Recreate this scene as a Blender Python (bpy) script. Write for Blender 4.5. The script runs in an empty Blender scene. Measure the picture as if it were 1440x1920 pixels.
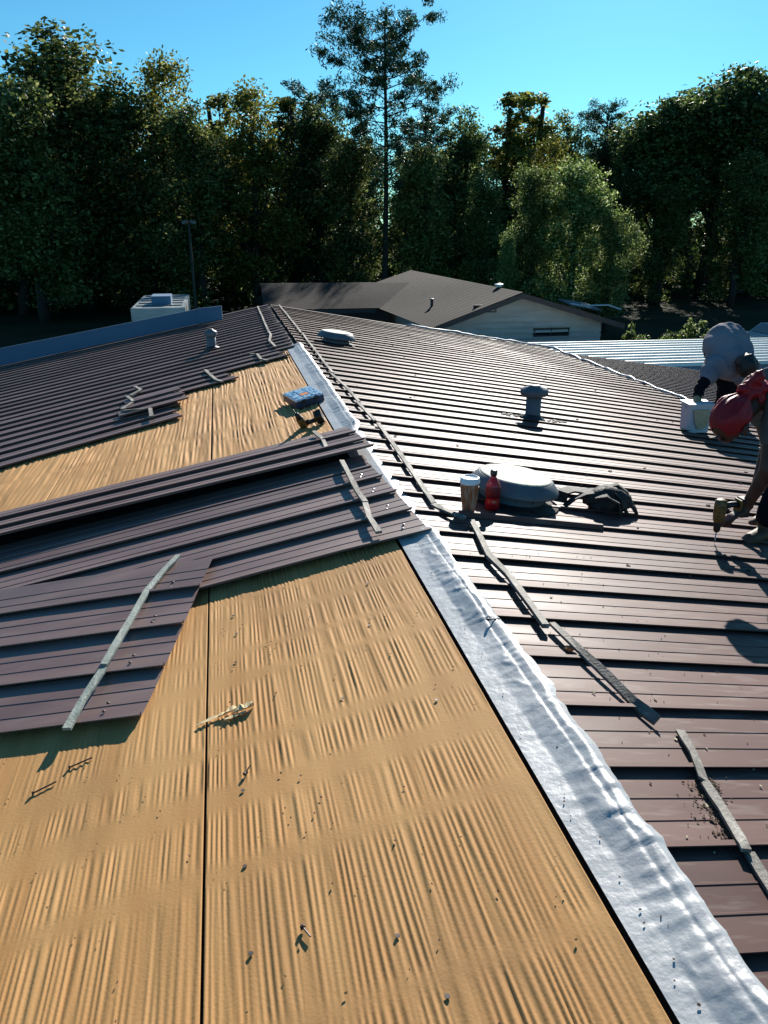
import bpy, math, random
import numpy as np
from mathutils import Vector, Matrix
R = math.radians
rnd = random.Random(7)
rs = np.random.RandomState(11)
sc = bpy.context.scene
col = sc.collection

# ------------------------------------------------------------------ camera, sky, sun, exposure
CAM = (-0.9227, 0.0, 1.46)
PITCH, YAW, FPX = R(20.64), R(11.73), 1424.4
SUN_EL, SUN_AZ = R(25.5), R(27)          # azimuth clockwise from +Y (the ridge direction)
cd = bpy.data.cameras.new('camera'); cam = bpy.data.objects.new('camera', cd); col.objects.link(cam)
cam.location = CAM
cam.rotation_euler = (math.pi / 2 - PITCH, 0, -YAW)
cd.sensor_fit = 'VERTICAL'; cd.sensor_height = 24.0; cd.lens = 24.0 * FPX / 1920
cd.clip_start = 0.02; cd.clip_end = 2000
sc.camera = cam
world = bpy.data.worlds.new('World'); sc.world = world; world.use_nodes = True
wn = world.node_tree; wn.nodes.clear()
sky = wn.nodes.new('ShaderNodeTexSky'); sky.sky_type = 'NISHITA'; sky.sun_disc = False
sky.sun_elevation = SUN_EL; sky.sun_rotation = SUN_AZ
sky.air_density = 1.0; sky.dust_density = 0.15; sky.ozone_density = 3.0
tint = wn.nodes.new('ShaderNodeMix'); tint.data_type = 'RGBA'; tint.blend_type = 'MULTIPLY'
tint.inputs[0].default_value = 1.0; tint.inputs[7].default_value = (0.42, 0.97, 1.12, 1)
bg = wn.nodes.new('ShaderNodeBackground'); bg.inputs[1].default_value = 0.062
wo = wn.nodes.new('ShaderNodeOutputWorld')
wn.links.new(sky.outputs[0], tint.inputs[6]); wn.links.new(tint.outputs[2], bg.inputs[0]); wn.links.new(bg.outputs[0], wo.inputs[0])
sd = bpy.data.lights.new('sun', 'SUN'); sd.energy = 5.0; sd.angle = R(0.53); sd.color = (1.0, 0.95, 0.87)
sun = bpy.data.objects.new('sun', sd); col.objects.link(sun)
sdir = Vector((math.sin(SUN_AZ) * math.cos(SUN_EL), math.cos(SUN_AZ) * math.cos(SUN_EL), math.sin(SUN_EL)))
sun.rotation_euler = sdir.to_track_quat('Z', 'Y').to_euler(); sun.location = (10, 10, 30)
sc.view_settings.view_transform = 'Standard'; sc.view_settings.look = 'None'
sc.view_settings.gamma = 1.0; sc.view_settings.exposure = 0.78; sc.view_settings.use_curve_mapping = False

SL, SR, GZ = 0.1963, 0.1727, -4.3      # roof slopes left and right of the ridge, ground height
def rz(x): return SL * x if x < 0 else -SR * x

# ------------------------------------------------------------------ helpers
def tag(o, label=None, cat=None, group=None, kind=None):
    if label: o['label'] = label
    if cat: o['category'] = cat
    if group: o['group'] = group
    if kind: o['kind'] = kind
    return o
def empty(name, loc, label=None, cat=None, group=None):
    o = bpy.data.objects.new(name, None); o.empty_display_size = 0.1; o.location = loc
    col.objects.link(o); return tag(o, label, cat, group)
def origin(o):
    v = Vector((0, 0, 0))
    while o: v += Vector(o.location); o = o.parent
    return v
class MB:
    """collects shapes (world coordinates) and builds them as one mesh object"""
    def __init__(s): s.v = []; s.f = []
    def add(s, vs, fs):
        n = len(s.v); s.v += [tuple(v) for v in vs]; s.f += [tuple(i + n for i in f) for f in fs]; return s
    def box(s, c, size, rot=None, taper=1.0):
        x, y, z = [a / 2 for a in size]; b = min(size) * 0.12
        vs = []
        for zz, t in ((-z, 1.0), (z, taper)):
            for (sx, sy) in ((-1, -1), (1, -1), (1, 1), (-1, 1)):
                for (dx, dy) in (((b, 0), (0, b)) if sx * sy > 0 else ((0, b), (b, 0))):
                    vs.append(Vector((sx * (x * t - dx), sy * (y * t - dy), zz)))
        # order each ring by angle
        r0 = sorted(range(8), key=lambda i: math.atan2(vs[i].y, vs[i].x)); r1 = [i + 8 for i in r0]
        o = [vs[i].copy() for i in r0] + [vs[i].copy() for i in r1]
        fs = [(i, (i + 1) % 8, 8 + (i + 1) % 8, 8 + i) for i in range(8)] + [tuple(reversed(range(8))), tuple(range(8, 16))]
        M = rot if rot is not None else Matrix.Identity(3)
        return s.add([M @ v + Vector(c) for v in o], fs)
    def lathe(s, c, prof, n=24, axis=None, sx=1, sy=1):
        M = axis if axis is not None else Matrix.Identity(3); c = Vector(c); vs = []; fs = []
        for (r, z) in prof:
            for i in range(n):
                a = 2 * math.pi * i / n; vs.append(M @ Vector((r * sx * math.cos(a), r * sy * math.sin(a), z)) + c)
        for j in range(len(prof) - 1):
            for i in range(n):
                k = (i + 1) % n; fs.append((j * n + i, j * n + k, (j + 1) * n + k, (j + 1) * n + i))
        fs.append(tuple(reversed(range(n)))); fs.append(tuple(range((len(prof) - 1) * n, len(prof) * n)))
        return s.add(vs, fs)
    def tube(s, pts, rad, n=8, cap=True):
        pts = [Vector(p) for p in pts]; rad = rad if isinstance(rad, (list, tuple)) else [rad] * len(pts); vs = []; fs = []
        for i, p in enumerate(pts):
            d = (pts[min(i + 1, len(pts) - 1)] - pts[max(i - 1, 0)]).normalized()
            u = d.cross(Vector((0.13, 0.31, 1)) if abs(d.z) < .9 else Vector((1, .2, 0))).normalized(); w = d.cross(u)
            for k in range(n):
                a = 2 * math.pi * k / n; vs.append(p + (u * math.cos(a) + w * math.sin(a)) * rad[i])
        for i in range(len(pts) - 1):
            for k in range(n):
                m = (k + 1) % n; fs.append((i * n + k, i * n + m, (i + 1) * n + m, (i + 1) * n + k))
        if cap: fs.append(tuple(reversed(range(n)))); fs.append(tuple(range((len(pts) - 1) * n, len(pts) * n)))
        return s.add(vs, fs)
    def slab(s, poly, th):
        n = len(poly); P = [Vector(p) for p in poly]; nn = (P[1] - P[0]).cross(P[2] - P[0]).normalized()
        vs = P + [p - nn * th for p in P]
        return s.add(vs, [tuple(range(n)), tuple(reversed(range(n, 2 * n)))] + [(i, n + i, n + (i + 1) % n, (i + 1) % n) for i in range(n)])
    def build(s, name, mat, parent=None, smooth=False, base=None):
        o0 = origin(parent) if parent else Vector(base or (0, 0, 0))
        me = bpy.data.meshes.new(name); me.from_pydata([tuple(Vector(v) - o0) for v in s.v], [], s.f)
        if mat: me.materials.append(mat)
        me.validate(); me.update()
        if smooth:
            me.polygons.foreach_set('use_smooth', [True] * len(me.polygons))
        o = bpy.data.objects.new(name, me); col.objects.link(o)
        if parent: o.parent = parent
        else: o.location = o0
        return o
def npmesh(name, V, F, mat, parent=None, smooth=True):
    """V (n,3) world, F (m,4)"""
    me = bpy.data.meshes.new(name); V = np.asarray(V, dtype=np.float64)
    if parent: V = V - np.array(origin(parent))
    F = np.asarray(F, dtype=np.int32); k = F.shape[1]
    me.vertices.add(len(V)); me.vertices.foreach_set('co', V.ravel())
    me.loops.add(F.size); me.loops.foreach_set('vertex_index', F.ravel())
    me.polygons.add(len(F)); me.polygons.foreach_set('loop_start', np.arange(0, F.size, k)); me.polygons.foreach_set('loop_total', np.full(len(F), k))
    me.polygons.foreach_set('use_smooth', np.full(len(F), smooth))
    me.materials.append(mat); me.update(calc_edges=True); me.validate()
    o = bpy.data.objects.new(name, me); col.objects.link(o)
    if parent: o.parent = parent
    return o
def grid_faces(nr, nc):
    i = np.arange(nr - 1)[:, None] * nc + np.arange(nc - 1)[None, :]; i = i.ravel()
    return np.stack([i, i + 1, i + nc + 1, i + nc], 1)
def vnoise(x, y, seed=0):
    """smooth 2-D value noise in -1..1 for arrays"""
    xi = np.floor(x).astype(np.int64); yi = np.floor(y).astype(np.int64); fx = x - xi; fy = y - yi
    fx = fx * fx * (3 - 2 * fx); fy = fy * fy * (3 - 2 * fy)
    def h(a, b):
        n = (a * 374761393 + b * 668265263 + seed * 974711) & 0x7fffffff
        n = ((n ^ (n >> 13)) * 1274126177) & 0x7fffffff
        return ((n ^ (n >> 16)) & 0xffff) / 32767.5 - 1
    return (h(xi, yi) * (1 - fx) + h(xi + 1, yi) * fx) * (1 - fy) + (h(xi, yi + 1) * (1 - fx) + h(xi + 1, yi + 1) * fx) * fy
def copy_tree(o, parent=None):
    c = o.copy(); col.objects.link(c)
    if parent: c.parent = parent
    for ch in [x for x in o.children]: copy_tree(ch, c)
    return c

def wxy(px_, Y, py_=430):     # world x on the pixel column of the photograph at distance Y (level ray)
    f_, p_, y_ = FPX, PITCH, YAW; dx = (px_ - 720) / f_; dz = (960 - py_) / f_
    Fh = math.cos(p_) + dz * math.sin(p_)
    return CAM[0] + Y * (dx * math.cos(y_) + Fh * math.sin(y_)) / (-dx * math.sin(y_) + Fh * math.cos(y_))
def topz(py_, px_, Y):
    dx = (px_ - 720) / FPX; dy = (960 - py_) / FPX; fw = math.cos(PITCH) + dy * math.sin(PITCH); up = dy * math.cos(PITCH) - math.sin(PITCH)
    yy = -dx * math.sin(YAW) + fw * math.cos(YAW); return CAM[2] + Y * up / yy
# ------------------------------------------------------------------ materials
def mat(name, base, rough=0.6, metal=0.0, var=None, vscale=(3, 3, 3), bump=0.0, bscale=40.0, spec=0.5, var2=None, v2scale=(30, 30, 30), v2lo=.55, v2hi=.7, trans=0.0, coat=0.0, alpha=None, obj_rand=0.0, vlo=.35, vhi=.65, coords='Object', roughvar=0.0):
    m = bpy.data.materials.new(name); m.use_nodes = True; nt = m.node_tree; b = nt.nodes['Principled BSDF']
    b.inputs['Roughness'].default_value = rough; b.inputs['Metallic'].default_value = metal
    b.inputs['Specular IOR Level'].default_value = spec; b.inputs['Coat Weight'].default_value = coat
    b.inputs['Transmission Weight'].default_value = trans
    L = nt.links.new; tc = nt.nodes.new('ShaderNodeTexCoord')
    def noise(scale, detail=4):
        mp = nt.nodes.new('ShaderNodeMapping'); mp.inputs['Scale'].default_value = scale; L(tc.outputs[coords], mp.inputs[0])
        n = nt.nodes.new('ShaderNodeTexNoise'); n.inputs['Scale'].default_value = 1; n.inputs['Detail'].default_value = detail; L(mp.outputs[0], n.inputs[0]); return n
    cur = None
    def ramp(n, lo, hi):
        r = nt.nodes.new('ShaderNodeMapRange'); r.inputs[1].default_value = lo; r.inputs[2].default_value = hi; L(n, r.inputs[0]); return r.outputs[0]
    def mix(fac, a, bcol, mode='MIX'):
        x = nt.nodes.new('ShaderNodeMix'); x.data_type = 'RGBA'; x.blend_type = mode
        if isinstance(fac, float): x.inputs[0].default_value = fac
        else: L(fac, x.inputs[0])
        for s, i in ((a, 6), (bcol, 7)):
            if isinstance(s, tuple): x.inputs[i].default_value = (*s[:3], 1)
            else: L(s, x.inputs[i])
        return x.outputs[2]
    cur = tuple(base)
    if var is not None:
        n = noise(vscale); cur = mix(ramp(n.outputs[0], vlo, vhi), cur, tuple(var))
        if roughvar:
            rr = nt.nodes.new('ShaderNodeMapRange'); rr.inputs[1].default_value = .35; rr.inputs[2].default_value = .65
            rr.inputs[3].default_value = rough - roughvar; rr.inputs[4].default_value = rough + roughvar; L(n.outputs[0], rr.inputs[0]); L(rr.outputs[0], b.inputs['Roughness'])
    if var2 is not None:
        n = noise(v2scale, 6); cur = mix(ramp(n.outputs[0], v2lo, v2hi), cur, tuple(var2))
    if obj_rand:
        oi = nt.nodes.new('ShaderNodeObjectInfo'); r = nt.nodes.new('ShaderNodeMapRange'); r.inputs[3].default_value = 1 - obj_rand; r.inputs[4].default_value = 1 + obj_rand
        L(oi.outputs['Random'], r.inputs[0]); hs = nt.nodes.new('ShaderNodeHueSaturation'); L(r.outputs[0], hs.inputs['Value'])
        if isinstance(cur, tuple): hs.inputs['Color'].default_value = (*cur, 1)
        else: L(cur, hs.inputs['Color'])
        cur = hs.outputs[0]
    if isinstance(cur, tuple): b.inputs['Base Color'].default_value = (*cur[:3], 1)
    else: L(cur, b.inputs['Base Color'])
    if bump:
        n = noise((bscale,) * 3, 5); bp = nt.nodes.new('ShaderNodeBump'); bp.inputs['Strength'].default_value = bump; bp.inputs['Distance'].default_value = 0.01
        L(n.outputs[0], bp.inputs['Height']); L(bp.outputs[0], b.inputs['Normal'])
    if alpha is not None: b.inputs['Alpha'].default_value = alpha
    return m
def leafmat(name, c1, c2, c3, tr=0.35):
    m = bpy.data.materials.new(name); m.use_nodes = True; nt = m.node_tree; b = nt.nodes['Principled BSDF']; L = nt.links.new
    g = nt.nodes.new('ShaderNodeNewGeometry'); cr = nt.nodes.new('ShaderNodeValToRGB'); e = cr.color_ramp.elements
    e[0].color = (*c1, 1); e[1].color = (*c3, 1); e.new(0.6).color = (*c2, 1); L(g.outputs['Random Per Island'], cr.inputs[0])
    oi = nt.nodes.new('ShaderNodeObjectInfo'); r = nt.nodes.new('ShaderNodeMapRange'); r.inputs[3].default_value = .65; r.inputs[4].default_value = 1.3; L(oi.outputs['Random'], r.inputs[0])
    hs = nt.nodes.new('ShaderNodeHueSaturation'); L(r.outputs[0], hs.inputs['Value']); L(cr.outputs[0], hs.inputs['Color'])
    L(hs.outputs[0], b.inputs['Base Color']); b.inputs['Roughness'].default_value = .55; b.inputs['Specular IOR Level'].default_value = .35
    t = nt.nodes.new('ShaderNodeBsdfTranslucent'); L(hs.outputs[0], t.inputs[0])
    ms = nt.nodes.new('ShaderNodeMixShader'); ms.inputs[0].default_value = tr; L(b.outputs[0], ms.inputs[1]); L(t.outputs[0], ms.inputs[2])
    L(ms.outputs[0], nt.nodes['Material Output'].inputs[0]); return m

M = {}
M['brown'] = mat('brown painted metal', (.140, .082, .070), .46, var=(.185, .12, .105), vscale=(.9, 6, 3), var2=(.19, .15, .13), v2scale=(7, 30, 9), v2lo=.58, v2hi=.85, bump=.05, bscale=9, spec=.6, obj_rand=.12, roughvar=.05)
M['brownR'] = mat('weathered brown painted metal', (.105, .053, .044), .56, var=(.140, .078, .066), vscale=(.8, 5, 3), var2=(.24, .19, .16), v2scale=(6, 34, 9), v2lo=.54, v2hi=.85, bump=.06, bscale=9, spec=.16, obj_rand=.20, roughvar=.06)
M['purple'] = mat('dark plum metal', (.020, .013, .030), .6, var=(.03, .02, .04), vscale=(1, 4, 3), spec=.25)  # matte dark plum over the whole wing roof
M['board'] = mat('kraft paper facing', (.44, .226, .078), .78, var=(.53, .295, .112), vscale=(9, .8, 4), var2=(.36, .19, .07), v2scale=(3, 1.2, 3), v2lo=.5, v2hi=.8, bump=.10, bscale=120, spec=.25)
M['boardedge'] = mat('fibre board core', (.10, .06, .03), .9)
M['membrane'] = mat('white foil membrane', (.44, .45, .45), .42, metal=.05, var=(.36, .37, .38), vscale=(5, 5, 5), var2=(.36, .38, .38), v2scale=(60, 60, 60), v2lo=.68, v2hi=.78, bump=.25, bscale=34, spec=.6)
M['deck'] = mat('dark underlay', (.03, .025, .02), .9)
M['lath'] = mat('grey weathered lath', (.19, .17, .14), .7, var=(.11, .10, .082), vscale=(14, 14, 14), var2=(.36, .34, .29), v2scale=(40, 9, 30), bump=.3, bscale=90)
M['lathgreen'] = mat('grey green foam closure', (.25, .29, .25), .65, var=(.16, .19, .165), vscale=(14, 14, 14), var2=(.36, .38, .32), v2scale=(40, 9, 30), bump=.3, bscale=90)
M['skyblue_trim'] = mat('trim metal with sky blue shade', (.050, .13, .235), .65, var=(.06, .15, .25), vscale=(1, 1, 1))  # reflected sky and shade are painted in as this blue
M['siding'] = mat('off white lap siding', (.50, .46, .42), .6, var=(.42, .38, .35), vscale=(2, 2, 6))
M['shingle'] = mat('brown asphalt shingles', (.034, .025, .021), .95, var=(.023, .017, .015), vscale=(1.2, 1.2, 1.2), var2=(.055, .044, .04), v2scale=(9, 9, 9), bump=.5, bscale=30, spec=.2)
M['fascia'] = mat('dark fascia board', (.035, .03, .03), .7)
M['white_metal'] = mat('bare galvanised roofing', (.62, .68, .66), .5, var=(.5, .56, .55), vscale=(.5, 3, 1), spec=.5)
M['shadewall'] = mat('wall panel with blue shade', (.12, .20, .28), .7)  # blue shade of a white wall, put into the base colour
M['vent'] = mat('grey vent metal with shade', (.12, .14, .155), .55, var=(.08, .095, .11), vscale=(6, 6, 6), spec=.5)  # the blue grey carries the shade on the vent sides
M['ventcap'] = mat('chalky cream vent cap', (.56, .56, .48), .8, var=(.46, .46, .39), vscale=(8, 8, 8), var2=(.42, .42, .36), v2scale=(40, 40, 40), v2lo=.6, v2hi=.8, bump=.2, bscale=50)
M['darkmetal'] = mat('dark mesh metal', (.03, .03, .035), .6)
M['white'] = mat('white plastic', (.60, .60, .62), .4)
M['tanbeige'] = mat('beige contents', (.60, .47, .30), .8, var=(.5, .36, .2), vscale=(30, 30, 30))
M['cup'] = mat('cup paper orange print', (.38, .13, .06), .55, var=(.42, .28, .19), vscale=(60, 60, 12), vlo=.5, vhi=.52)
M['lid'] = mat('white cup lid', (.80, .82, .84), .3)
M['redjuice'] = mat('red drink', (.45, .008, .012), .18, spec=.6)
M['blackcap'] = mat('black plastic', (.012, .012, .014), .35)
M['red'] = mat('glossy red cloth', (.36, .005, .012), .55, var=(.22, .003, .008), vscale=(9, 9, 9), bump=.6, bscale=30, spec=.4)
M['skin'] = mat('dark brown skin', (.085, .035, .022), .5, var=(.06, .025, .016), vscale=(14, 14, 14), spec=.4)
M['shirt'] = mat('pale grey cotton shirt', (.25, .235, .26), .9, var=(.17, .16, .19), vscale=(4, 4, 4), var2=(.35, .10, .07), v2scale=(3.2, 3.2, 3.2), v2lo=.72, v2hi=.74, bump=.6, bscale=14, spec=.1)
M['shirtgrey'] = mat('grey green cotton shirt', (.14, .15, .14), .9, var=(.08, .09, .09), vscale=(5, 5, 5), bump=.6, bscale=20, spec=.1)
M['pants'] = mat('black work trousers', (.008, .008, .012), .9, bump=.4, bscale=20, spec=.1)
M['glove'] = mat('tan leather glove', (.30, .22, .12), .8, bump=.3, bscale=60)
M['boot'] = mat('tan work boot leather', (.13, .060, .020), .65, var=(.05, .025, .012), vscale=(20, 20, 20))
M['leather'] = mat('dark dusty leather', (.016, .014, .013), .75, var=(.06, .052, .042), vscale=(13, 13, 13), vlo=.45, vhi=.75, bump=.5, bscale=60)
M['yellow'] = mat('dirty yellow tool plastic', (.24, .125, .02), .5, var=(.07, .04, .012), vscale=(40, 40, 40))
M['black'] = mat('black tool rubber', (.014, .013, .012), .55)
M['steel'] = mat('steel', (.35, .35, .35), .3, metal=.9)
M['rust'] = mat('rusty screw steel', (.05, .035, .03), .5, metal=.4)
M['caseblue'] = mat('clear blue case lid', (.22, .42, .60), .25, var=(.50, .62, .70), vscale=(25, 25, 25), var2=(.03, .06, .12), v2scale=(38, 38, 38), v2lo=.55, v2hi=.62)
M['orange'] = mat('orange screws', (.65, .22, .05), .5)
M['dirt'] = mat('dry leaf crumbs', (.075, .045, .025), .9)
M['paleleaf'] = mat('pale dry leaf', (.55, .47, .30), .8)
M['splinter'] = mat('torn pale paper', (.72, .58, .34), .85, var=(.55, .40, .2), vscale=(40, 40, 40))
M['bark'] = mat('grey brown bark', (.030, .024, .019), .95, bump=.6, bscale=12)
M['ground'] = mat('dry grass ground', (.016, .022, .008), 1, var=(.035, .035, .018), vscale=(.3, .3, .3), bump=.3, bscale=3, spec=.1)
M['paint'] = mat('white vehicle paint', (.36, .38, .36), .35, var=(.26, .29, .29), vscale=(2, 2, 2))
M['darkblue'] = mat('dark blue grey panel', (.02, .035, .07), .5)
M['glass'] = mat('dark glass', (.01, .014, .018), .06, spec=.6)
M['tyre'] = mat('tyre rubber', (.012, .012, .012), .9)
M['olive'] = mat('greenish yellow strip', (.40, .42, .10), .5)
M['pole'] = mat('weathered pole', (.03, .035, .03), .8)
LEAF = [leafmat('mixed green leaves', (.026, .042, .010), (.12, .165, .040), (.40, .42, .15), .5),
        leafmat('dark green leaves', (.014, .030, .008), (.065, .105, .026), (.26, .32, .11), .5),
        leafmat('olive autumn leaves', (.045, .055, .010), (.13, .14, .025), (.30, .28, .06), .55),
        leafmat('light green leaves', (.03, .06, .012), (.13, .19, .040), (.50, .58, .26), .55),
        leafmat('pine needles', (.012, .034, .014), (.034, .068, .028), (.08, .12, .055), .3)]

# ------------------------------------------------------------------ ground
g = MB(); g.slab([(-400, -300, GZ), (400, -300, GZ), (400, 900, GZ), (-400, 900, GZ)], .5)
tag(g.build('ground', M['ground']), kind='structure')

# ------------------------------------------------------------------ the main building
bld = empty('metal_roofed_building', (0, 8, GZ), 'long low building under the brown ribbed metal roof in the foreground, its ridge half stripped', 'building')
RX, LX, Y0, Y1 = 5.88, -7.0, -3.0, 15.64
w = MB()
w.slab([(RX - .25, Y0, GZ), (RX - .25, Y1 - .3, GZ), (RX - .25, Y1 - .3, rz(RX) - .2), (RX - .25, Y0, rz(RX) - .2)], .2)
w.slab([(LX + .25, Y1 - .3, GZ), (LX + .25, Y0, GZ), (LX + .25, Y0, rz(LX) - .2), (LX + .25, Y1 - .3, rz(LX) - .2)], .2)
w.slab([(RX - .46, Y1 - .3, GZ), (LX + .46, Y1 - .3, GZ), (LX + .46, Y1 - .3, rz(LX) - .2), (0, Y1 - .3, -.15), (RX - .46, Y1 - .3, rz(RX) - .2)], .2)
w.slab([(LX + .46, Y0, GZ), (RX - .46, Y0, GZ), (RX - .46, Y0, rz(RX) - .2), (0, Y0, -.15), (LX + .46, Y0, rz(LX) - .2)], .2)
w.build('wall', M['shadewall'], bld)
d = MB()
d.slab([(0, Y0, -.035), (RX, Y0, rz(RX) - .035), (RX, Y1, rz(RX) - .035), (0, Y1, -.035)], .1)
d.slab([(LX, Y0, rz(LX) - .035), (-.001, Y0, -.035), (-.001, Y1, -.035), (LX, Y1, rz(LX) - .035)], .1)
d.build('roof_deck', M['deck'], bld)

# paper faced boards on the stripped part: real wrinkles
def wrinkle(X, Y, far=False):
    warp = .02 * vnoise(X * 1.5, Y * 1.1, 3)
    x = X + warp + .012 * vnoise(X * 6, Y * 2.3, 12)
    k = 2.1 if far else 1.0
    yy = Y + .10 * vnoise(X / .05, Y * .4, 77)
    ph = X / (.0095 * k) + 1.1 * vnoise(X / .09, yy / .8, 5) + .8 * vnoise(X / .03, yy / 1.6, 6)
    a = np.sin(ph * math.pi) * (.5 + .6 * vnoise(X / (.03 * k), yy / .30, 14)) + vnoise(x / (.0085 * k), yy / .35, 9) * .45 + vnoise(x / (.024 * k), yy / 1.3, 21) * .65
    a = np.sign(a) * np.abs(a) ** .8
    # flat bands running down the slope, every 25-50 cm, and patches that stay smooth
    Yb = Y + .022 * vnoise(X * 2.2, Y * .5, 31) - .02 * X
    band = np.ones_like(X)
    for i, (c, wd) in enumerate(BANDS):
        w2 = wd * (1 + .8 * vnoise(X * 2.3 + i * 7.1, Y * 0 + i, 61)); floor_ = np.clip(.02 + (.5 * vnoise(X * 1.7 + i * 3.3, Y * 0 + i, 62) if wd < .03 else 0), .02, 1)
        band = np.minimum(band, np.clip((np.abs(Yb - c) - w2) / .035, floor_, 1))
    patch = .85 + .4 * vnoise(X * 1.6, Y * 1.5, 41) + .25 * vnoise(X * 5, Y * 4, 42)
    amp = .0024 if not far else .0070
    return amp * a * band * np.clip(patch, .5, 1.15) + .0022 * vnoise(X * 3, Y * 3, 51)
BANDS = [(1.17, .012), (1.655, .032), (1.95, .05), (2.20, .03), (2.60, .03), (2.80, .01), (3.06, .025), (3.27, .01), (3.6, .02)] + [(4.3 + .47 * i + .11 * math.sin(i * 2.3), .012 + .012 * (i % 3)) for i in range(14)]
def board(xa, xb, ya, yb, dx, dy, far=False, dz=0.0):
    nx = int((xb - xa) / dx) + 1; ny = int((yb - ya) / dy) + 1
    X, Y = np.meshgrid(np.linspace(xa, xb, nx), np.linspace(ya, yb, ny))
    Z = SL * X + wrinkle(X, Y, far) + dz
    V = np.stack([X.ravel(), Y.ravel(), Z.ravel()], 1); F = grid_faces(ny, nx)
    # thickness: skirt all round
    idx = np.arange(nx * ny).reshape(ny, nx); loop = np.concatenate([idx[0], idx[1:, -1], idx[-1, -2::-1], idx[-2:0:-1, 0]])
    low = V[loop].copy(); low[:, 2] -= .022; n0 = len(V); V = np.vstack([V, low]); k = len(loop)
    i = np.arange(k); j = (i + 1) % k
    F = np.vstack([F, np.stack([loop[i], n0 + i, n0 + j, loop[j]], 1)])
    return npmesh('deck_board', V, F, M['board'], bld)
XS = -1.082
board(XS + .004, -.146, .25, 3.75, .0026, .02)
board(XS - 1.22, XS - .004, .25, 4.0, .0032, .022)
board(XS - 2.44, XS - 1.226, .25, 4.0, .006, .04)
board(XS + .006, -.146, 5.3, 10.1, .006, .045, True)
board(XS - 1.22, XS - .006, 5.3, 9.6, .007, .045, True)
board(XS - 2.44, XS - 1.226, 5.3, 7.7, .012, .05, True); board(XS - 3.66, XS - 2.446, 5.3, 7.4, .015, .05, True)

# ---- roof pans: each pan between two ribs is one piece
PROF = [(.046, .0150), (-.006, .0150), (-.012, .0165), (-.012, .0205), (.048, .0205), (.055, .014), (.06, .002), (.34, .0005), (.35, .003), (.368, .003), (.378, .0005), (.62, .0005), (.63, .003), (.648, .003), (.658, .0005), (.93, .001), (1.045, .001)]
def pan(parent, Ra, La, Rb, Lb, zf, matl, n=10, name='roof_pan', rib=1.0, bend=None):
    """Ra/Rb: right ends of near and far rib, La/Lb: left ends; zf(x,y,u) height above the bare slope"""
    V = []; m = len(PROF); s1 = rnd.uniform(0, 9); wd = math.hypot(Rb[0] - Ra[0], Rb[1] - Ra[1])
    for i in range(n + 1):
        t = i / n
        ax = Ra[0] + (La[0] - Ra[0]) * t; ay = Ra[1] + (La[1] - Ra[1]) * t; bx = Rb[0] + (Lb[0] - Rb[0]) * t; by = Rb[1] + (Lb[1] - Rb[1]) * t
        if bend: ay += bend(t); by += bend(t)
        for (u, h) in PROF:
            h = h * rib if h > .01 else h
            x = ax + (bx - ax) * u; y = ay + (by - ay) * u + .0025 * math.sin(t * 11 + s1)
            V.append((x, y, rz(x) + h + zf(x, y, u) + .0012 * math.sin(t * 9 + s1 + u * 3) * (1 if .1 < u < .95 else 0)))
    F = []
    for i in range(n):
        for j in range(m - 1):
            a = i * m + j; F.append((a, a + m, a + m + 1, a + 1))
    o = npmesh(name, V, F, matl, parent, smooth=False)
    return o
# right slope: 52 pans, copies that share one mesh
P0 = .085
first = pan(bld, (RX, P0), (.035, P0), (RX, P0 + .305), (.035, P0 + .305), lambda x, y, u: .008, M['brownR'], n=14)
base_me = [first.data]
for s in range(3):
    o = pan(bld, (RX, P0), (.035, P0), (RX, P0 + .305), (.035, P0 + .305), lambda x, y, u: .008, M['brownR'], n=14); base_me.append(o.data); bpy.data.objects.remove(o)
for k in range(-9, 51):
    if k == 0: continue
    o = first.copy(); o.data = base_me[(k * 7 + 3) % 4]; col.objects.link(o)
    yk = P0 + .305 * k; sh = .004 if (yk < 3.3 or 5.6 < yk < 9.6) else 0
    o.location = (rnd.uniform(-.006, .006) + sh, .305 * k, -SR * sh)
# left slope behind the far opening: fan of pans
NK = 28
def ribN(k, x):
    t = k / NK; return 7.37 + 8.27 * t + .2125 * (1 - t) ** 1.3 * (x + 1.36)
endsN = {0: -1.36, 1: -1.42, 2: -1.40, 3: -1.47, 4: -.79, 5: -.86, 6: -.14, 7: -.19}
def sheet(label, loc, group='loose metal roofing sheets on the left slope'):
    return empty('metal_roofing_sheet', loc, label, 'roofing sheet', group)
def zN(off): return lambda x, y, u: .008 + off
sheetD = sheet('brown roofing sheet slipped furthest down slope, its stepped ends beside the far opening', (-1.6, 7.9, rz(-1.6)))
sheetB = sheet('brown roofing sheet end with kinked strip, middle step above the seam of the far opening', (-1.0, 8.8, rz(-1.0)))
sheetA = sheet('brown roofing sheet ending just short of the ridge at the top of the far opening', (-.5, 9.5, rz(-.5)))
for k in range(NK):
    xr = endsN.get(k, -.03 + rnd.uniform(-.02, .02)); xl = LX
    par = sheetD if k < 4 else sheetB if k < 6 else sheetA if k < 8 else bld
    xr2 = xr - (.07 if k < 8 else 0)
    pan(par, (xr, ribN(k, xr)), (xl, ribN(k, xl)), (xr2, ribN(k + 1, xr2)), (xl, ribN(k + 1, xl)), zN(0 if k > 7 else .006), M['brown'], n=12, name='roof_pan', rib=1.2 if k < 12 else 1.1)
# short overlapping sheet on top beside sheet D
sC = sheet('short brown roofing sheet lapped over its neighbour at upper left of the far opening', (-1.6, 8.4, rz(-1.6)))
for k in range(3):
    a = 7.62 + .29 * k; xr = -1.32 - .05 * k
    pan(sC, (xr, a + .34), (-2.0, a + .22), (xr - .05, a + .63), (-2.05, a + .50), zN(.044), M['brown'], n=4, rib=1.2)
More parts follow.
